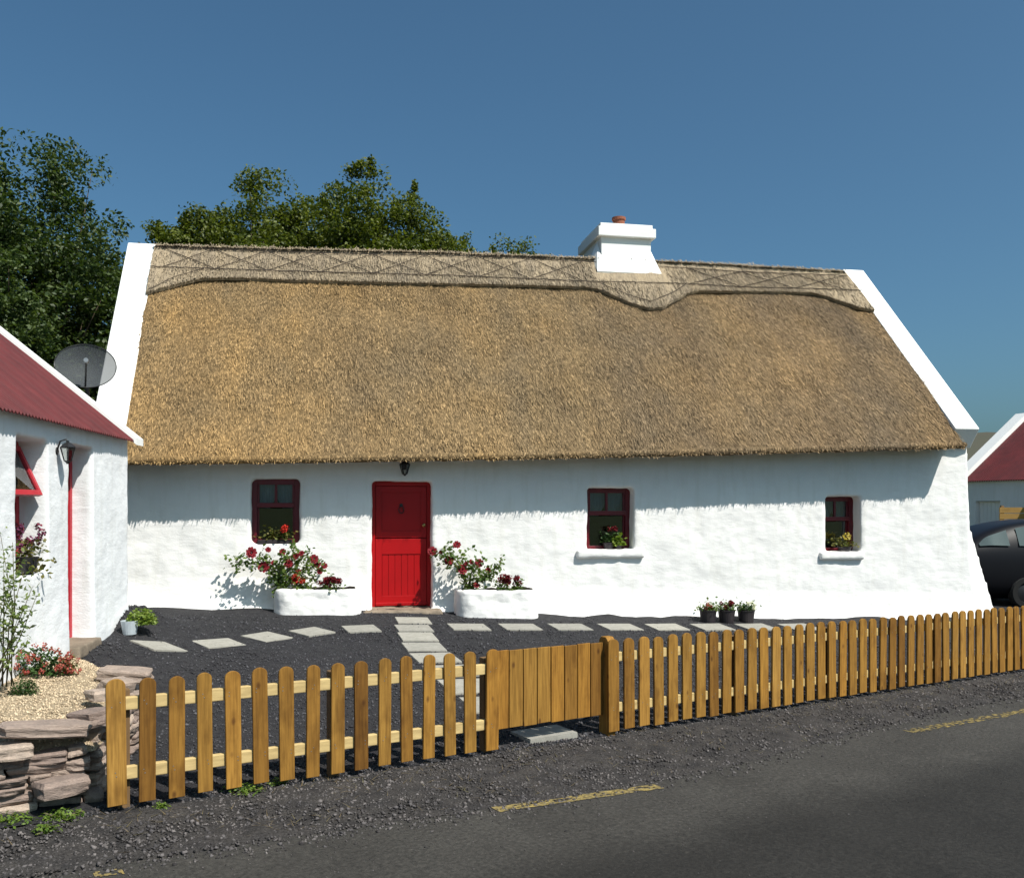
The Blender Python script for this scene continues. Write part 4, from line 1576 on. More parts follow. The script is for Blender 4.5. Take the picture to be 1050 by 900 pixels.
put('curtain', np_mesh('curtain', V, F, True), MT['curtain'], wfo)

O2W = wm(out)
lp = O2W @ Vector((0.0, -2.50, 2.0))
lantern('wall_lantern', 'large black iron lantern on the outbuilding wall beside its doorway', lp, (.991, .135, 0), .25)

# flower pot on the outbuilding window ledge
P = O2W @ Vector((-.10, -3.0, .86))
t = thing('hanging_flowers', 'trailing purple and red flowers on the outbuilding window ledge', 'potted plant', P)
m = MB(); m.lathe([(0, 0), (.08, 0), (.11, .14), (.10, .14), (0, .12)], P, 16); m.build('pot', MT['black'], t)
C = np.array([(random.gauss(0, .085), random.gauss(0, .085), random.uniform(-.05, .30)) for _ in range(260)]) + np.array(P)
V, F = leaf_verts(C, rng.uniform(.035, .07, 260), up=.4, aspect=.7); wpart('foliage', V, F, LEAF['dry'], t)
hd_ = [(P.x + random.gauss(0, .08), P.y + random.gauss(0, .08), P.z + random.uniform(.24, .44)) for _ in range(16)]
V, F = floret_head(hd_, .04, 30, .03); wpart('blossoms', V, F, PET['purple'], t)

# ---- satellite dish on the far gable of the outbuilding
YD = 12.0
dc = at(88, 377, YD)
t = thing('satellite_dish', 'round grey mesh satellite dish behind the red tin roof', 'satellite dish', at(92, 430, YD))
m_, nt, bs = nodes_of('dish_mesh_steel')
bs.inputs['Base Color'].default_value = (.060, .066, .072, 1); bs.inputs['Roughness'].default_value = .7; bs.inputs['Specular IOR Level'].default_value = .2
tr = nt.nodes.new('ShaderNodeBsdfTransparent'); mx = nt.nodes.new('ShaderNodeMixShader')
mx.inputs[0].default_value = .22       # fine perforation, far below a pixel
nt.links.new(bs.outputs[0], mx.inputs[1]); nt.links.new(tr.outputs[0], mx.inputs[2])
nt.links.new(mx.outputs[0], nt.nodes['Material Output'].inputs[0])
nd = Vector((.35, -.86, .36)).normalized()
Qd = nd.to_track_quat('Z', 'Y').to_matrix()
dr = .365
V, F = [], []
nr, na = 9, 40
for i in range(nr + 1):
    rr = dr * i / nr
    for k in range(na):
        a = 2 * math.pi * k / na
        p = Vector((math.cos(a) * rr, math.sin(a) * rr * .86, .13 * (rr / dr) ** 2 - .08))
        V.append(dc + Qd @ p)
for i in range(nr):
    for k in range(na):
        F.append([i * na + k, i * na + (k + 1) % na, (i + 1) * na + (k + 1) % na, (i + 1) * na + k])
rfl = wpart('reflector', V, F, m_, t, smooth=True)
rim = MB(); rim.tube([V[nr * na + k % na] for k in range(na + 1)], .007, 5, cap=False); rim.build('rim', MT['black'], rfl)
am = MB()
ft_ = dc + Qd @ Vector((0.02, -.10, .34)); bt_ = dc + Qd @ Vector((0, -.31, 0.02))
am.tube([bt_, ft_], .012, 6); am.build('feed_arm', MT['black'], t)
ln = MB(); ln.tube([ft_ + Qd @ Vector((0, .02, -.04)), ft_ + Qd @ Vector((0, -.02, .08))], [.035, .028], 10); ln.build('receiver', MT['steel'], t)
ms = MB(); bp = dc + Qd @ Vector((0, -.12, -.10))
ms.tube([at(92, 440, YD + .05), Vector((bp.x, bp.y + .04, bp.z - .12)), bp], .026, 8)
ms.tube([at(92, 440, YD + .05), at(92, 440, YD + .05) + Vector((-.02, -.35, -.05))], .022, 6); ms.build('mast', MT['black'], t, smooth=True)

# ================================================================== garden bed and dry stone wall
def bed_edge(d): return float(np.interp(d, [-3.75, -3.5, -2.97, -2.27, -1.75, -.27], [.25, .36, .46, .58, .52, -.06]))


def bed_z(x, y):
    t, d = fence_td(x, y)
    e = bed_edge(d) - t
    e2 = (-.30 - d)
    k = min(1, max(0, min(e, e2) / .25))
    return g(x, y) + (.545 + .05 * min(1, max(0, (y - 6.0) / 2)) + .03 * noise.noise(Vector((x, y, 0))) - g(x, y)) * (.72 + .28 * k)


V = []; F = []
dsb = np.linspace(-4.0, -.30, 56); nb_ = 60
for d in dsb:
    e = bed_edge(d)
    for i in range(nb_ + 1):
        t = -3.4 + (e + 3.4) * i / nb_
        x, y = fence_xy(t, d)
        V.append((x, y, bed_z(x, y) + .012 * noise.noise(Vector((x * 5, y * 5, 1)))))
for j in range(len(dsb) - 1):
    for i in range(nb_):
        a = j * (nb_ + 1) + i
        F.append([a, a + 1, a + nb_ + 2, a + nb_ + 1])
meta(wpart('garden_bed', np.array(V), np.array(F), MT['pea'], smooth=True), kind='structure')


def bed_pt():
    d = random.uniform(-4.0, -.3); t = random.uniform(-2.0, .5)
    if t > bed_edge(d) - .01: return None
    x, y = fence_xy(t, d)
    return (x, y, bed_z(x, y) + .004)


P, S = scatter(17000, bed_pt, lambda: random.uniform(.007, .013))
V, F = pebbles(P, S, .75)
meta(wpart('bed_pebbles', V, F, MT['pea_s']), 'tan pea gravel spread over the raised garden bed', 'gravel', kind='stuff')


def stone_mesh(seed, flat=1.0):
    bm = bmesh.new(); bmesh.ops.create_cube(bm, size=1.0)
    bmesh.ops.subdivide_edges(bm, edges=bm.edges, cuts=5, use_grid_fill=True)
    o = Vector((seed * 7.7, seed * 3.3, 0))
    for v in bm.verts:
        p = v.co.copy()
        q = Vector((abs(p.x) * 2, abs(p.y) * 2, abs(p.z) * 2))
        ln_ = (q.x ** 14 + q.y ** 14 + q.z ** 14) ** (1 / 14)
        p = p / max(ln_, .001) * max(q.x, q.y, q.z)
        nn = noise.noise(p * 1.6 + o) * .16 + noise.noise(p * 4.5 + o) * .06
        st2 = round((noise.noise(Vector((p.x * .6, p.y * .6, p.z * 3)) + o)) * 4) / 4 * .07
        v.co = p * (1 + nn + st2)
    me = bpy.data.meshes.new('stone'); bm.to_mesh(me); bm.free()
    me.polygons.foreach_set('use_smooth', np.zeros(len(me.polygons), dtype=bool))
    me.materials.append(MT['sand'])
    return me


SM = [stone_mesh(i + 1) for i in range(9)]
cx_, cy_ = fence_xy(-.1, -.3)
sw = thing('dry_stone_wall', 'low dry stone wall of flat pinkish slabs holding up the gravel bed', 'stone wall', (cx_, cy_, g(cx_, cy_) - .02), math.atan2(FT[1], FT[0]))
random.seed(12)


def stone(c, L, h, dep, rz, tilt=0.0, me=None):
    o = bpy.data.objects.new('stone', me or random.choice(SM)); COL.objects.link(o); o.parent = sw
    W = Matrix.Translation(c) @ Matrix.Rotation(rz, 4, 'Z') @ Matrix.Rotation(tilt, 4, 'Y') @ Matrix.Rotation(random.uniform(-.09, .09), 4, 'X') @ Matrix.Diagonal((L, dep, h, 1))
    o.matrix_basis = wm(sw).inverted() @ W
    return o


FR = math.atan2(FT[1], FT[0])
# front face, courses of irregular flat stones
zb = .05
courses = [.10, .085, .10, .08, .07]
z = zb
for ci, ch_ in enumerate(courses):
    t = -2.3 + random.uniform(0, .2)
    end = -.12 - .05 * ci * .3
    while t < end:
        L = random.choice((.12, .16, .22, .28, .40)) * random.uniform(.85, 1.15)
        if t + L > end + .08: L = max(.12, end - t + .03)
        if random.random() < .22 and ci < 4:      # pair of small stones stacked
            hh = ch_ / 2
            for q in (0, 1):
                x, y = fence_xy(t + L / 2, -.40 + random.uniform(-.03, .03))
                stone((x, y, z + hh * (q + .5)), L * 1.0, hh * 1.0, .3, FR + random.uniform(-.12, .12), random.uniform(-.05, .05))
        else:
            x, y = fence_xy(t + L / 2, -.42 + random.uniform(-.035, .035))
            stone((x, y, z + ch_ / 2 + random.uniform(-.008, .008)), L * 1.02, ch_ * random.uniform(.9, 1.08), .36, FR + random.uniform(-.1, .1), random.uniform(-.07, .07))
        t += L
    z += ch_ * .96
# return along the yard
a0 = Vector((*fence_xy(-.14, -.45), 0)); a1 = Vector((*fence_xy(.44, -1.72), 0))
dr_ = (a1 - a0).normalized(); RR = math.atan2(dr_.y, dr_.x); LL = (a1 - a0).length
for ci, ch_ in enumerate((.12, .11, .10, .10, .09)):
    s = .0
    while s < LL - .02:
        L = random.uniform(.16, .38)
        L = min(L, LL - s + .05)
        p = a0 + dr_ * (s + L / 2)
        zb2 = g(p.x, p.y) - .04
        zt = .53
        z = zb2 + (zt - zb2) * (ci + .5) / 5
        stone((p.x + random.uniform(-.02, .02), p.y, z), L * 1.03, (zt - zb2) / 5 * random.uniform(.95, 1.1), .30, RR + random.uniform(-.12, .12), random.uniform(-.08, .08))
        s += L
# loose broad cap stones and the tumbled ones at the foot
for (px, py, Y, L, h, dep, rz) in ((46, 747, 6.12, .52, .085, .26, FR), (96, 735, 6.4, .24, .10, .22, FR + .5), (128, 691, 8.0, .42, .10, .26, FR - .5), (119, 703, 7.4, .22, .10, .20, FR + .3), (104, 712, 6.95, .20, .08, .18, FR + .3), (62, 806, 6.02, .30, .11, .20, FR + .3), (8, 770, 5.95, .26, .09, .25, FR)):
    stone(at(px, py, Y), L, h, dep, rz, random.uniform(-.1, .1))
# ---- plants of the bed
def bed_at(px, py):
    for i in range(400):
        Y = 5.6 + i * .01
        p = at(px, py, Y)
        if p.z <= bed_z(p.x, p.y): return p
    return at(px, py, 7)


def mound(name, label, cat, P, rx, rz, leaf, n_, size, aspect=.6, up=.5, blooms=None, dome=.5):
    t = thing(name, label, cat, P)
    d = rand_dirs(n_); d[:, 2] = np.abs(d[:, 2])
    q = rng.random((n_, 1)) ** dome
    C = d * q * np.array([[rx, rx * .8, rz]]) + np.array(P)
    V, F = leaf_verts(C, rng.uniform(.7, 1.3, n_) * size, up=up, aspect=aspect)
    wpart('foliage', V, F, LEAF[leaf], t)
    st_ = MB()
    for k in range(9):
        e = C[k * 7]
        st_.tube([Vector(P) - Vector((0, 0, .03)), Vector(P).lerp(Vector(e), .5), Vector(e)], .006, 4)
    st_.build('stem', MT['stem'], t)
    if blooms:
        kind, cnt, r_, petals = blooms
        d = rand_dirs(cnt); d[:, 2] = np.abs(d[:, 2]) * .9 + .15; d[:, 1] = -np.abs(d[:, 1])
        hds = d * np.array([[rx * 1.02, rx * .8, rz * 1.02]]) + np.array(P)
        V, F = floret_head(hds, r_, petals, .022)
        wpart('blossoms', V, F, PET[kind], t)
    return t


P = bed_at(42, 691)
mound('flowering_shrub', 'low green shrub with coral red flowers by the outbuilding wall', 'shrub', P, .25, .24, 'dark', 900, .035, blooms=('pink', 26, .026, 14))
P = bed_at(72, 692)
mound('flowering_shrub', 'small russet flowered plant at the corner of the outbuilding doorway', 'shrub', P, .085, .20, 'dry', 160, .03, blooms=('pink', 16, .026, 12))
P = bed_at(25, 712)
mound('shrub', 'round dark green dwarf shrub alone on the pea gravel', 'shrub', P, .125, .13, 'dark', 800, .026, aspect=.4)
P = bed_at(6, 688)
mound('shrub', 'olive low plant at the foot of the tall leafy shrub', 'shrub', P, .16, .11, 'dry', 260, .04)

# tall leafy shrub at the left edge
P = at(2, 698, 7.35)
t = thing('leafy_shrub', 'tall loose shrub with pale green leaves in front of the outbuilding wall', 'shrub', P)
st_ = MB(); LP = []
random.seed(5)
for (tx, ty) in ((0, 545), (13, 556), (20, 578), (33, 602), (38, 610), (-14, 560), (12, 592), (20, 628), (-6, 604), (-12, 625), (8, 640), (24, 586), (16, 650), (28, 660), (4, 566), (2, 618)):
    e = at(tx, ty, P.y + random.uniform(-.2, .15))
    b0 = P + Vector((random.uniform(-.12, .10), random.uniform(-.1, .1), -.05))
    mid = b0.lerp(e, .5) + Vector((random.uniform(-.06, .06), 0, .04))
    st_.tube([b0, mid, e], [.006, .004, .002], 5)
    for k in range(13):
        f = .45 + .55 * k / 12
        q = b0.lerp(mid, f / .5) if f < .5 else mid.lerp(e, (f - .5) / .5)
        for _ in range(3): LP.append((q.x + random.gauss(0, .04), q.y + random.gauss(0, .05), q.z + random.gauss(0, .03)))
st_.build('stem', MT['stem'], t, smooth=True)
V, F = leaf_verts(np.array(LP), rng.uniform(.03, .065, len(LP)), up=.4, aspect=.55)
wpart('foliage', V, F, leaf_mat('leaf_shrub_pale', [(.07, .11, .03), (.13, .18, .05), (.22, .26, .10)], .3), t)

# potted plant near the outbuilding corner
P = ground_at(133, 650)
t = thing('potted_plant', 'bright green plant spilling from a pale pot at the outbuilding corner', 'potted plant', P)
m = MB(); m.lathe([(0, 0), (.075, 0), (.10, .16), (.092, .16), (.088, .13), (0, .13)], P, 18); m.build('pot', MT['palepot'], t)
Q = np.array(P) + np.array([.10, .10, .10])
d = rand_dirs(1100); d[:, 2] = np.abs(d[:, 2])
C = d * (rng.random((1100, 1)) ** .5) * np.array([[.19, .16, .20]]) + Q
V, F = leaf_verts(C, rng.uniform(.025, .05, 1100), up=.5, aspect=.6); wpart('foliage', V, F, LEAF['lime'], t)

# weeds along the verge
for (px, py, rx, lab) in ((250, 811, .17, 'bright green weed tuft under the fence pickets, left of the middle'), (8, 842, .18, 'large weed patch at the left edge below the stone wall'),
                          (62, 838, .17, 'weed patch on the chippings below the end of the stone wall'), (48, 852, .09, 'small weed sprig nearest the road on the left'),
                          (285, 803, .08, 'small weed sprig under the fence beside the larger tuft'), (165, 829, .06, 'tiny yellow-green weed by the first fence pickets')):
    P = ground_at(px, py)
    t = mound('weed', lab, 'weed', P, rx, .05, 'weed', int(1500 * rx), .03, aspect=.5, up=.9, dome=.8)
    t['group'] = 'weeds on the verge'

# ================================================================== picket fence and gate
def picket_mesh(w, h, th=.021, seed=0):
    rnd = random.Random(seed)
    poly = [(-w / 2, 0), (w / 2, 0)]
    hh = h - w * .42
    for k in range(0, 11):
        a = math.pi * k / 10
        poly.append((w / 2 * math.cos(a), hh + w * .42 * math.sin(a)))
    b = MB(); b.prism(poly, -th, 0, lambda p, k: (p[0] + .002 * math.sin(p[1] * 5 + seed), k, p[1]))
    me = np_mesh('picket', b.v, b.f)
    bm = bmesh.new(); bm.from_mesh(me); bmesh.ops.recalc_face_normals(bm, faces=bm.faces)
    bmesh.ops.bevel(bm, geom=[e for e in bm.edges if e.calc_face_angle(0) > 1.0], offset=.002, segments=1, affect='EDGES')
    bm.to_mesh(me); bm.free()
    n0 = len(me.polygons)
    nb = MB()
    for z_ in (.19, .215, .645, .67):
        nb.lathe([(.004, 0), (.0035, .0012), (0, .0016)], (rnd.uniform(-w * .3, w * .3), -th, z_), 8, Matrix.Rotation(R(90), 3, 'X'))
    bm = bmesh.new(); bm.from_mesh(me); tm = np_mesh('n', nb.v, nb.f); bm.from_mesh(tm); bm.to_mesh(me); bm.free()
    me.materials.append(MT['picket']); me.materials.append(MT['steel'])
    for p in list(me.polygons)[n0:]: p.material_index = 1
    return me


PKM = [picket_mesh(.104 + .004 * (i % 3 - 1), .815, .021, i) for i in range(5)]
PKR = [picket_mesh(.118 + .004 * (i % 3 - 1), .815, .024, i + 20) for i in range(5)]
PKW = picket_mesh(.120, .825, .024, 9)


def fbase(t): return .126 - .0166 * t


def fence_frame(name, label, t0):
    x, y = fence_xy(t0)
    return thing(name, label, 'fence', (x, y, fbase(t0) - .05), FR, 'low picket fence along the verge')


def rail(root_, t0, ta, tb, zc, hgt=.085, dep=.045):
    b = MB()
    b.v = []
    V = []
    for tt in (ta, tb):
        for (yy, zz) in ((.001, -hgt / 2), (.001, hgt / 2), (dep, hgt / 2), (dep, -hgt / 2)):
            V.append((tt - t0, yy, fbase(tt) - (fbase(t0) - .05) + zc + zz))
    b.add(V, [[0, 1, 2, 3], [7, 6, 5, 4], [0, 4, 5, 1], [1, 5, 6, 2], [2, 6, 7, 3], [3, 7, 4, 0]])
    o = b.build('rail', MT['rail'], root_, bevel=.006, local=True)
    return o


def fpost(root_, t0, t, top, w=.075, y0=.047, dep=.075, mat='post'):
    b = MB()
    zb_ = fbase(t) - (fbase(t0) - .05)
    b.box((t - t0, y0 + dep / 2, zb_ + (top - .35) / 2), (w, dep, top + .35))
    return b.build('post', MT[mat], root_, bevel=.006, local=True)


def place_pickets(root_, t0, tlist, ms=None):
    ms = ms or PKM
    for i, (t, wide) in enumerate(tlist):
        o = bpy.data.objects.new('picket', PKW if wide else ms[random.randrange(5)]); COL.objects.link(o); o.parent = root_
        o.location = (t - t0, random.uniform(-.002, .0), fbase(t) - (fbase(t0) - .05) + random.uniform(-.008, .008))
        o.rotation_euler = (random.uniform(-.008, .008), random.gauss(0, .008) - (.012 if t < 1 else 0), random.uniform(-.02, .02))


def t_of_px(px):
    k = (px - CX) / K
    return (k * FA[1] - FA[0]) / (FT[0] - k * FT[1])


random.seed(33)
LPX = [119.5, 150.7, 181, 210, 239, 267, 293.6, 319.8, 345.7, 369.4, 393.4, 416.3, 438.6, 460.6, 481, 503]
lt = [t_of_px(x) for x in LPX]
fl_ = fence_frame('picket_fence', 'stretch of picket fence left of the gate, ending at the stone wall', lt[0])
place_pickets(fl_, lt[0], [(t, i in (0, 15)) for i, t in enumerate(lt)])
rail(fl_, lt[0], lt[0] - .03, lt[-1] + .03, .655); rail(fl_, lt[0], lt[0] - .03, lt[-1] + .03, .20)
for t in (lt[0] + .055, lt[8], lt[-1] + .0): fpost(fl_, lt[0], t, .74)

rt0 = t_of_px(628)
rtl = [rt0, rt0 + .185]
while rtl[-1] < 12.6: rtl.append(rtl[-1] + .1775 - .0006 * (rtl[-1] - rt0))
fr_ = fence_frame('picket_fence', 'long stretch of picket fence right of the gate running to the parked car', rt0)
place_pickets(fr_, rt0, [(t, i == 0) for i, t in enumerate(rtl)], PKR)
rail(fr_, rt0, rt0 - .03, rtl[-1] + .03, .655); rail(fr_, rt0, rt0 - .03, rtl[-1] + .03, .20)
for t in (rtl[9], 7.22, rtl[28], rtl[38]): fpost(fr_, rt0, t, .74)
b = MB(); zb_ = .05
poly = [(.0, -.35), (.13, -.35), (.13, .80), (.10, .835), (.03, .835), (.0, .80)]
b.prism(poly, -.05, .035, lambda p, k: (k, p[0] + .002, p[1] + zb_)); b.build('gate_post', MT['picket'], fr_, bevel=.004, local=True)

g0 = lt[-1] + .075; g1 = rt0 - .055
gx, gy = fence_xy((g0 + g1) / 2, -.07)
gz = fbase((g0 + g1) / 2)
gate = thing('garden_gate', 'low closed wooden gate of eight flat-topped boards in the fence', 'gate', (gx, gy, gz - .05), FR)
wB = (g1 - g0) / 8
gbm = []
for i in range(8):
    b = MB(); b.box((0, 0, .33), (wB - .010, .020, .655 - .006 * (i % 2)))
    o = b.build('board', MT['picket'], gate, bevel=.003, local=True)
    o.location = (-(g1 - g0) / 2 + wB * (i + .5), random.uniform(-.001, .001), .180 + random.uniform(-.003, .003) - .0166 * (wB * (i - 3.5)))
    o.rotation_euler = (0, random.gauss(0, .004), 0)
for z_ in (.30, .69):
    b = MB(); b.box((0, .032, z_), (g1 - g0 - .06, .040, .085)); b.build('ledge', MT['rail'], gate, bevel=.004, local=True)
b = MB(); b.box((0, .033, .495), (1.02, .036, .08), Matrix.Rotation(R(-19), 3, 'Y')); b.build('brace', MT['rail'], gate, bevel=.004, local=True)
b = MB(); b.box((-(g1 - g0) / 2 + .04, .062, .74), (.16, .014, .03)); b.tube([(-(g1 - g0) / 2 + .07, .06, .74), (-(g1 - g0) / 2 + .07, .10, .74)], .007, 6); b.build('latch', MT['black'], gate, local=True)
for z_ in (.30, .69):
    b = MB(); b.box(((g1 - g0) / 2 - .13, .058, z_), (.26, .006, .035)); b.build('hinge', MT['black'], gate, local=True)

# ================================================================== stepping slabs
sb = bmesh.new(); bmesh.ops.create_cube(sb, size=1.0)
bmesh.ops.scale(sb, vec=(1, 1, .05), verts=sb.verts)
bmesh.ops.bevel(sb, geom=list(sb.edges), offset=.008, segments=2, affect='EDGES')
SLABM = bpy.data.meshes.new('paving_slab'); sb.to_mesh(SLABM); sb.free(); SLABM.materials.append(MT['slab'])


def slab(corners, label, group, size=None, ztop=None):
    W = [ground_at(*c) for c in corners] if ztop is None else [at(x, y, (EYE - ztop) * K / (y - HZ)) for x, y in corners]
    c = sum(W, Vector()) / 4
    e1 = ((W[1] - W[0]) + (W[2] - W[3])) / 2
    e2 = ((W[0] - W[3]) + (W[1] - W[2])) / 2
    a = math.atan2(e1.y, e1.x)
    a2 = math.atan2(e2.y, e2.x) - math.pi / 2
    ang = (a + a2) / 2 if abs(a - a2) < 1.2 else a
    gx_ = (g(c.x + .2, c.y) - g(c.x - .2, c.y)) / .4; gy_ = (g(c.x, c.y + .2) - g(c.x, c.y - .2)) / .4
    nrm = Vector((-gx_, -gy_, 1)).normalized()
    xa = Vector((math.cos(ang), math.sin(ang), 0)); xa = (xa - nrm * xa.dot(nrm)).normalized(); ya = nrm.cross(xa)
    Mx_ = Matrix((xa, ya, nrm)).transposed().to_4x4()
    if size: ang = a
    if ztop: nrm = Vector((0, 0, 1)); xa = Vector((math.cos(ang), math.sin(ang), 0)); ya = nrm.cross(xa); Mx_ = Matrix((xa, ya, nrm)).transposed().to_4x4()
    o = bpy.data.objects.new('stepping_stone', SLABM); COL.objects.link(o)
    sx_, sy_ = size or (min(.62, e1.length), min(.62, e2.length))
    zc_ = g(c.x, c.y) - .010 if ztop is None else ztop - .035
    o.matrix_basis = Matrix.Translation((c.x, c.y, zc_)) @ Mx_ @ Matrix.Diagonal((sx_, sy_, 1 if ztop is None else 1.4, 1))
    meta(o, label, 'stepping stone', group)


GL = 'stepping slabs across the yard'
ordn = ['first', 'second', 'third', 'fourth', 'fifth', 'sixth', 'seventh', 'eighth']
left_sl = [[(134.8, 658.6), (174.5, 657), (192, 666), (148, 669)], [(194.3, 656.7), (234, 654.3), (253, 662), (213.8, 664.5)],
           [(245.2, 652.4), (274.5, 648.3), (301.4, 654.3), (273.3, 659)], [(293.3, 647), (322.7, 643.9), (345, 648.3), (317.8, 653.2)],
           [(348.4, 642.2), (381.4, 641.4), (393.6, 647.8), (358, 648.8)]]
for i, c in enumerate(left_sl):
    lab = ['skewed slab farthest left, nearest the pale potted plant', 'second slab from the left, before the blank white wall', 'third slab from the left, turned like a diamond below the window',
           'fourth slab from the left, before the left planter', 'slab between the left planter and the door path'][i]
    slab(c, lab, GL, (.46, .46) if i == 0 else None)
for i, x0 in enumerate((458.6, 510.5, 561, 611.5, 659, 705, 750, 794)):
    w_ = 37 - i * 1.1
    vx = lambda x, dy: x + (x - 340) / 125 * dy
    c = [(x0, 640), (x0 + w_, 640), (vx(x0 + w_, 6.4), 646.4), (vx(x0, 6.4), 646.4)]
    lab = ['slab just right of the door path, before the right planter', 'second slab right of the door path, at the right end of the planter', 'third slab right of the door path, before blank wall',
           'fourth slab right of the door path, below the middle window', 'fifth slab right of the door path, before blank wall', 'slab left of the three flower pots, sixth from the path',
           'slab in front of the three flower pots, partly behind pickets', 'last slab on the right, mostly hidden by pickets'][i]
    slab(c, lab, GL)
path = [[(406.3, 633.6), (439.6, 633.6), (441.3, 639.7), (407, 640.2)], [(405, 641.4), (438.8, 641.4), (445.4, 647.8), (407.8, 648.3)], [(408.3, 649.5), (443.7, 649), (449, 657.6), (412, 658)],
        [(412, 659.8), (451, 659.3), (457.7, 667.8), (417.6, 668.6)], [(420.9, 670.9), (462.9, 669.4), (471.4, 678.6), (428.6, 680.9)], [(433, 683.5), (478, 682), (492, 693), (446, 695.5)],
        [(449, 698), (497, 696), (512, 710), (463, 713)], [(470, 716), (520, 714), (538, 729), (488, 732)], [(522, 748), (571, 743.8), (593, 749), (544, 759)]]
for i, c in enumerate(path):
    lab = ['path slab right at the red door step', 'second path slab down from the red door', 'third path slab down from the red door', 'fourth path slab down from the red door', 'fifth path slab from the door, just above the fence tops',
           'sixth path slab from the door, seen between the pickets', 'seventh path slab from the door, seen through the fence', 'path slab just inside the gate behind its post', 'slab under the gate, striped with sun and shade'][i]
    slab(c, lab, 'path slabs from gate to door', None, .070 if i == 8 else None)

# ================================================================== parked car
cy0 = 17.7
cg = g(10.3, 19.2) - .04
# the car faces right: its tail stands beside the cottage gable
car = thing('parked_car', 'black car parked behind the fence beyond the cottage corner', 'car', (8.58 + 2.2, cy0 + .9, cg), math.pi)
# stations: x(from nose), z_low, z_sill, z_belt, z_top, half width body, half width top
ST = [(0.0, .30, .48, .74, .78, .55, .50), (.12, .18, .42, .84, .90, .76, .66), (.45, .13, .40, .96, 1.02, .86, .74), (.9, .12, .40, 1.06, 1.12, .89, .76), (1.15, .12, .40, 1.12, 1.19, .90, .74),
      (1.55, .12, .40, 1.16, 1.44, .90, .68), (1.95, .12, .40, 1.17, 1.62, .90, .66), (2.4, .12, .40, 1.17, 1.70, .90, .65), (2.9, .12, .40, 1.18, 1.70, .90, .65), (3.4, .12, .40, 1.18, 1.62, .90, .65),
      (3.8, .14, .42, 1.19, 1.49, .89, .64), (4.1, .18, .45, 1.17, 1.33, .87, .64), (4.3, .24, .48, 1.04, 1.14, .84, .66), (4.4, .36, .52, .86, .94, .74, .60)]
V, F = [], []
for (x, zl, zs, zbt, zt, hb, ht) in ST:
    half = [(hb * .80, zl), (hb * .98, zs), (hb, (zs + zbt) / 2), (hb * .97, zbt), (ht + (hb * .97 - ht) * .12, zbt + (zt - zbt) * .82), (ht * .86, zt - .012), (ht * .45, zt)]
    ring = [(-y, z) for (y, z) in half] + [(y, z) for (y, z) in half[::-1]]
    V += [(x - 2.2, y, z) for (y, z) in ring]
n = 14
for i in range(len(ST) - 1):
    for k in range(n):
        F.append([i * n + k, i * n + (k + 1) % n, (i + 1) * n + (k + 1) % n, (i + 1) * n + k])
F += [list(range(n))[::-1], [(len(ST) - 1) * n + k for k in range(n)]]
body = put('body', np_mesh('body', V, F, True), MT['carpaint'], car)
bm = bmesh.new(); bm.from_mesh(body.data); bmesh.ops.recalc_face_normals(bm, faces=bm.faces); bm.to_mesh(body.data); bm.free()
m = body.modifiers.new('s', 'SUBSURF'); m.levels = 2; m.render_levels = 2


def st_at(x):
    A = np.array(ST); return [float(np.interp(x, A[:, 0], A[:, k])) for k in range(7)]


CG = M('car_window_glass', (.055, .072, .072), (.04, .052, .052), 2, .08, .6)
for side in (-1, 1):
    for (xa, xb, xtop_a) in ((1.35, 2.10, 1.78), (2.24, 3.26, 2.24), (3.44, 4.0, 3.44)):
        V = []; nn = 10
        for i in range(nn + 1):
            x = xa + (xb - xa) * i / nn
            _, zl, zs, zbt, zt, hb, ht = st_at(x)
            lo, hi = zbt + .03, zt - .10
            if hi < lo + .01: hi = lo + .01
            if xa == 3.44: hi = min(hi, lo + (xb + .03 - x) * .75 + .02)
            if xa == 1.35: hi = min(hi, lo + (x - xa + .03) * .9 + .02)
            def yy(z):
                f = min(1, max(0, (z - zbt) / max(.05, (zt - zbt) * .82)))
                return hb * .97 + ((ht + (hb * .97 - ht) * .12) - hb * .97) * f
            V += [(x - 2.2, side * (yy(lo) + .006), lo), (x - 2.2, side * (yy(hi) + .010), hi)]
        F = [[i * 2, i * 2 + 2, i * 2 + 3, i * 2 + 1] for i in range(nn)]
        put('window', np_mesh('window', V, F, True), CG, car)
V = [(-1.02, -.66, 1.20), (-1.02, .66, 1.20), (-.42, .56, 1.55), (-.42, -.56, 1.55)]
put('windscreen', np_mesh('windscreen', [(a - .02, b_, c_ + .02) for a, b_, c_ in V], [[0, 1, 2, 3]]), CG, car)
V = [(2.08, -.60, 1.22), (2.08, .60, 1.22), (1.86, .54, 1.48), (1.86, -.54, 1.48)]
put('rear_window', np_mesh('rear_window', [(a + .02, b_, c_ + .02) for a, b_, c_ in V], [[3, 2, 1, 0]]), CG, car)
for x in (.70, 3.12):
    for side in (-1, 1):
        w = MB(); ax = Matrix.Rotation(R(90), 3, 'X')
        w.lathe([(.20, -.10), (.29, -.10), (.315, -.07), (.315, .07), (.29, .10), (.20, .10)], (x - 2.2, side * .80, .315), 26, ax)
        wh = w.build('wheel', MT['tyre'], car, smooth=False, local=True)
        r2 = MB(); r2.lathe([(0, -.085), (.06, -.09), (.19, -.06), (.20, -.09)], (x - 2.2, side * .80, .315), 20, ax)
        r2.lathe([(0, .085), (.06, .09), (.19, .06), (.20, .09)], (x - 2.2, side * .80, .315), 20, ax)
        r2.build('rim', MT['black'], wh, local=True)
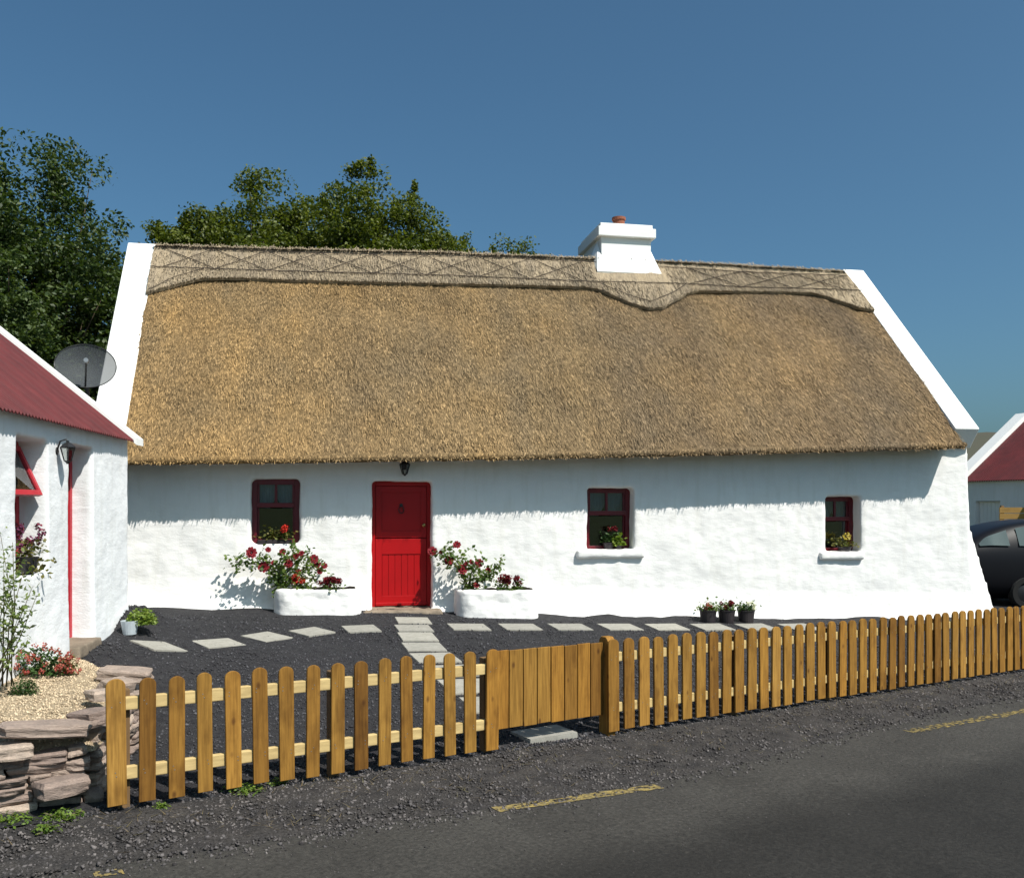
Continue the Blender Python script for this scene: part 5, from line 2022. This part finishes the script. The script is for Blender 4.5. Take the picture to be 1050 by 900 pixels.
for side in (-1, 1):
    b = MB(); b.box((-2.02, side * .60, .70), (.16, .26, .11)); b.build('headlight', MT['lantern_glass'], car, bevel=.03, local=True)
    b = MB(); b.box((2.12, side * .66, .86), (.10, .16, .14)); b.build('tail_light', MT['darkred'], car, bevel=.02, local=True)
    b = MB(); b.box((-.82, side * 1.0, 1.22), (.10, .17, .12)); b.build('mirror', MT['carpaint'], car, bevel=.03, local=True)
    for x in (1.25, 2.25):
        b = MB(); b.box((x + .70 - 2.2, side * .905, 1.0), (.16, .02, .025)); b.build('door_handle', MT['carpaint'], car, bevel=.005, local=True)

# ================================================================== right outbuilding
RA = math.atan2(-.97, .26)       # local x runs from the far gable towards the road
ro = thing('outbuilding', 'white outbuilding with red roof and white coping behind the black car', 'outbuilding', (13.45, 28.0, .08), RA)
# local: x along facade (towards camera), y = to the left of x (= up-slope side is +y)
zev = 2.70
LE = 5.0
# facade at y=0, building extends +y
w = MB()
w.prism([(0, -.3), (0, zev), (2.4, zev + 2.0), (4.8, zev), (4.8, -.3)], 0.0, .45, lambda p, k: (k, p[0], p[1]))
w.prism([(0, -.3), (0, zev), (2.4, zev + 2.0), (4.8, zev), (4.8, -.3)], LE - .45, LE, lambda p, k: (k, p[0], p[1]))
for (xa, xb, za, zb2) in ((.449, .75, -.3, zev), (1.70, LE - .449, -.3, zev), (.75, 1.70, 2.06, zev)):
    w.box(((xa + xb) / 2, .225, (za + zb2) / 2), (xb - xa, .45, zb2 - za))
w.box((LE / 2, 4.6, zev / 2 - .15), (LE - .9, .4, zev + .3))
wo = w.build('wall', MT['white'], ro, local=True)
bm = bmesh.new(); bm.from_mesh(wo.data); bmesh.ops.recalc_face_normals(bm, faces=bm.faces); bm.to_mesh(wo.data); bm.free()
V, F = [], []
ny = 220
for i in range(ny + 1):
    x = .30 + (LE - .1) * i / ny
    dz = .013 * math.sin(x / .09 * 2 * math.pi)
    V += [(x, -.12, zev - .05 + dz), (x, 2.4, zev + 2.05 + dz), (x, 4.92, zev - .05 + dz), (x, 4.92, zev - .07 + dz), (x, 2.4, zev + 2.03 + dz), (x, -.12, zev - .07 + dz)]
for i in range(ny):
    for j in range(6):
        a, b_ = i * 6 + j, i * 6 + (j + 1) % 6
        F.append([a, a + 6, b_ + 6, b_])
put('roof', np_mesh('roof', V, F), MT['tin'], ro)
c = MB()
c.prism([(-.16, zev - .12), (-.16, zev + .08), (2.2, zev + .08 + 1.97), (2.6, zev + .08 + 1.97), (4.96, zev + .08), (4.96, zev - .12), (2.4, zev + 1.85)], -.06, .40, lambda p, k: (k, p[0], p[1]))
put('coping', np_mesh('coping', c.v, c.f), MT['coping'], ro)
d = MB(); d.box((1.225, .16, 1.0), (.93, .05, 2.1))
for k in range(6): d.box((.84 + .154 * k, .13, 1.0), (.144, .012, 2.08))
dr2 = d.build('door', MT['white'], ro, bevel=.004, local=True)
h_ = MB(); h_.tube([(1.55, .13, 1.05), (1.55, .08, 1.05), (1.45, .08, 1.05)], .01, 6); h_.build('handle', MT['black'], dr2, local=True)
# brown timber panel leaning by it
t = thing('timber_panel', 'golden brown slatted timber panel standing behind the black car', 'fence panel', (13.55, 25.0, .08))
for k in range(11):
    b = MB(); b.box((.35, 0, .16 + k * .165), (1.5, .025, .15)); o = b.build('slat', MT['timber'], t, bevel=.004, local=True)
for x in (-.30, 1.0):
    b = MB(); b.box((x, .05, .96), (.08, .07, 1.95)); b.build('post', MT['post'], t, bevel=.004, local=True)

# ================================================================== trees
tree('tree', 'tall dark tree with twiggy crown behind the outbuilding roof', 46, 20.5, 156, 2.35, 2.2, LEAF['tree_a'], 360, 170, .105, 4, twigs=7)
tree('tree', 'broad dark tree at the left edge of the picture', -62, 19.5, 146, 2.6, 2.2, LEAF['tree_a'], 300, 160, .12, 9, twigs=5)
tree('tree', 'low bushy tree between the dark tree and the white gable coping', 112, 22.5, 258, 1.7, 1.2, LEAF['tree_b'], 230, 150, .11, 14, twigs=4)
tree('bushy_tree', 'pale green bush peeping out above the red tin roof', -4, 16.5, 258, .95, 1.6, LEAF['tree_c'], 110, 140, .085, 19, twigs=2)
mids = [(185, 27.0, 214, 1.6, 'small round tree above the left end of the thatch ridge'), (262, 28.0, 190, 2.7, 'broad olive green tree behind the thatch, left of the tallest'),
        (326, 29.5, 192, 2.4, 'rounded tree directly left of the tallest tree behind the thatch'), (376, 27.5, 184, 1.9, 'tallest narrow tree rising behind the thatch ridge'),
        (428, 28.5, 214, 2.0, 'sloping low tree right of the tallest behind the ridge')]
for i, (px, Y, top, r_, lab) in enumerate(mids):
    tree('tree', lab, px, Y, top, r_, 4.6, LEAF['tree_b'], int(150 * r_), 150, .12, 30 + i, twigs=6)
tree('sapling', 'sparse twiggy treetop just showing left of the chimney', 524, 27.5, 245, 1.6, 6.9, LEAF['tree_b'], 80, 80, .10, 44, twigs=8)
tree('sapling', 'tiny treetop peeping over the ridge between two larger trees', 474, 29.0, 238, .5, 7.0, LEAF['tree_b'], 22, 70, .10, 47, twigs=2)

# ================================================================== light, sky, camera
sun_dir = Vector((1.02, -.82, 1.70)).normalized()
sd = bpy.data.lights.new('sun', 'SUN'); sd.energy = 3.6; sd.angle = R(.5); sd.color = (1.0, .955, .88)
so = bpy.data.objects.new('sun', sd); COL.objects.link(so)
so.rotation_euler = (-sun_dir).to_track_quat('-Z', 'Y').to_euler()
so.location = (12, -12, 22)

w = bpy.data.worlds.new('World'); scene.world = w; w.use_nodes = True
nt = w.node_tree
sky = nt.nodes.new('ShaderNodeTexSky'); sky.sky_type = 'NISHITA'; sky.sun_disc = False
sky.sun_elevation = math.asin(sun_dir.z); sky.sun_rotation = math.atan2(sun_dir.x, sun_dir.y)
sky.air_density = .9; sky.dust_density = 3.0; sky.ozone_density = 5.0; sky.altitude = 0
bg = nt.nodes['Background']; bg.inputs['Strength'].default_value = .066
nt.links.new(mixc(nt, 1.0, sky.outputs[0], (.61, .88, .88), 'MULTIPLY'), bg.inputs[0])

cd = bpy.data.cameras.new('camera'); cam = bpy.data.objects.new('camera', cd); COL.objects.link(cam)
cam.location = (0, 0, EYE); cam.rotation_euler = (R(90), 0, 0)
cd.sensor_fit = 'HORIZONTAL'; cd.sensor_width = 36; cd.lens = 36 * K / 1050
cd.shift_y = (HZ - 450) / 1050
cd.clip_end = 5000; cd.clip_start = .05
scene.camera = cam
scene.view_settings.view_transform = 'Standard'; scene.view_settings.look = 'None'
scene.view_settings.exposure = 0.85; scene.view_settings.gamma = 1
scene.view_settings.use_curve_mapping = False
scene.cycles.max_bounces = 6; scene.cycles.transparent_max_bounces = 12
scene.cycles.use_denoising = True
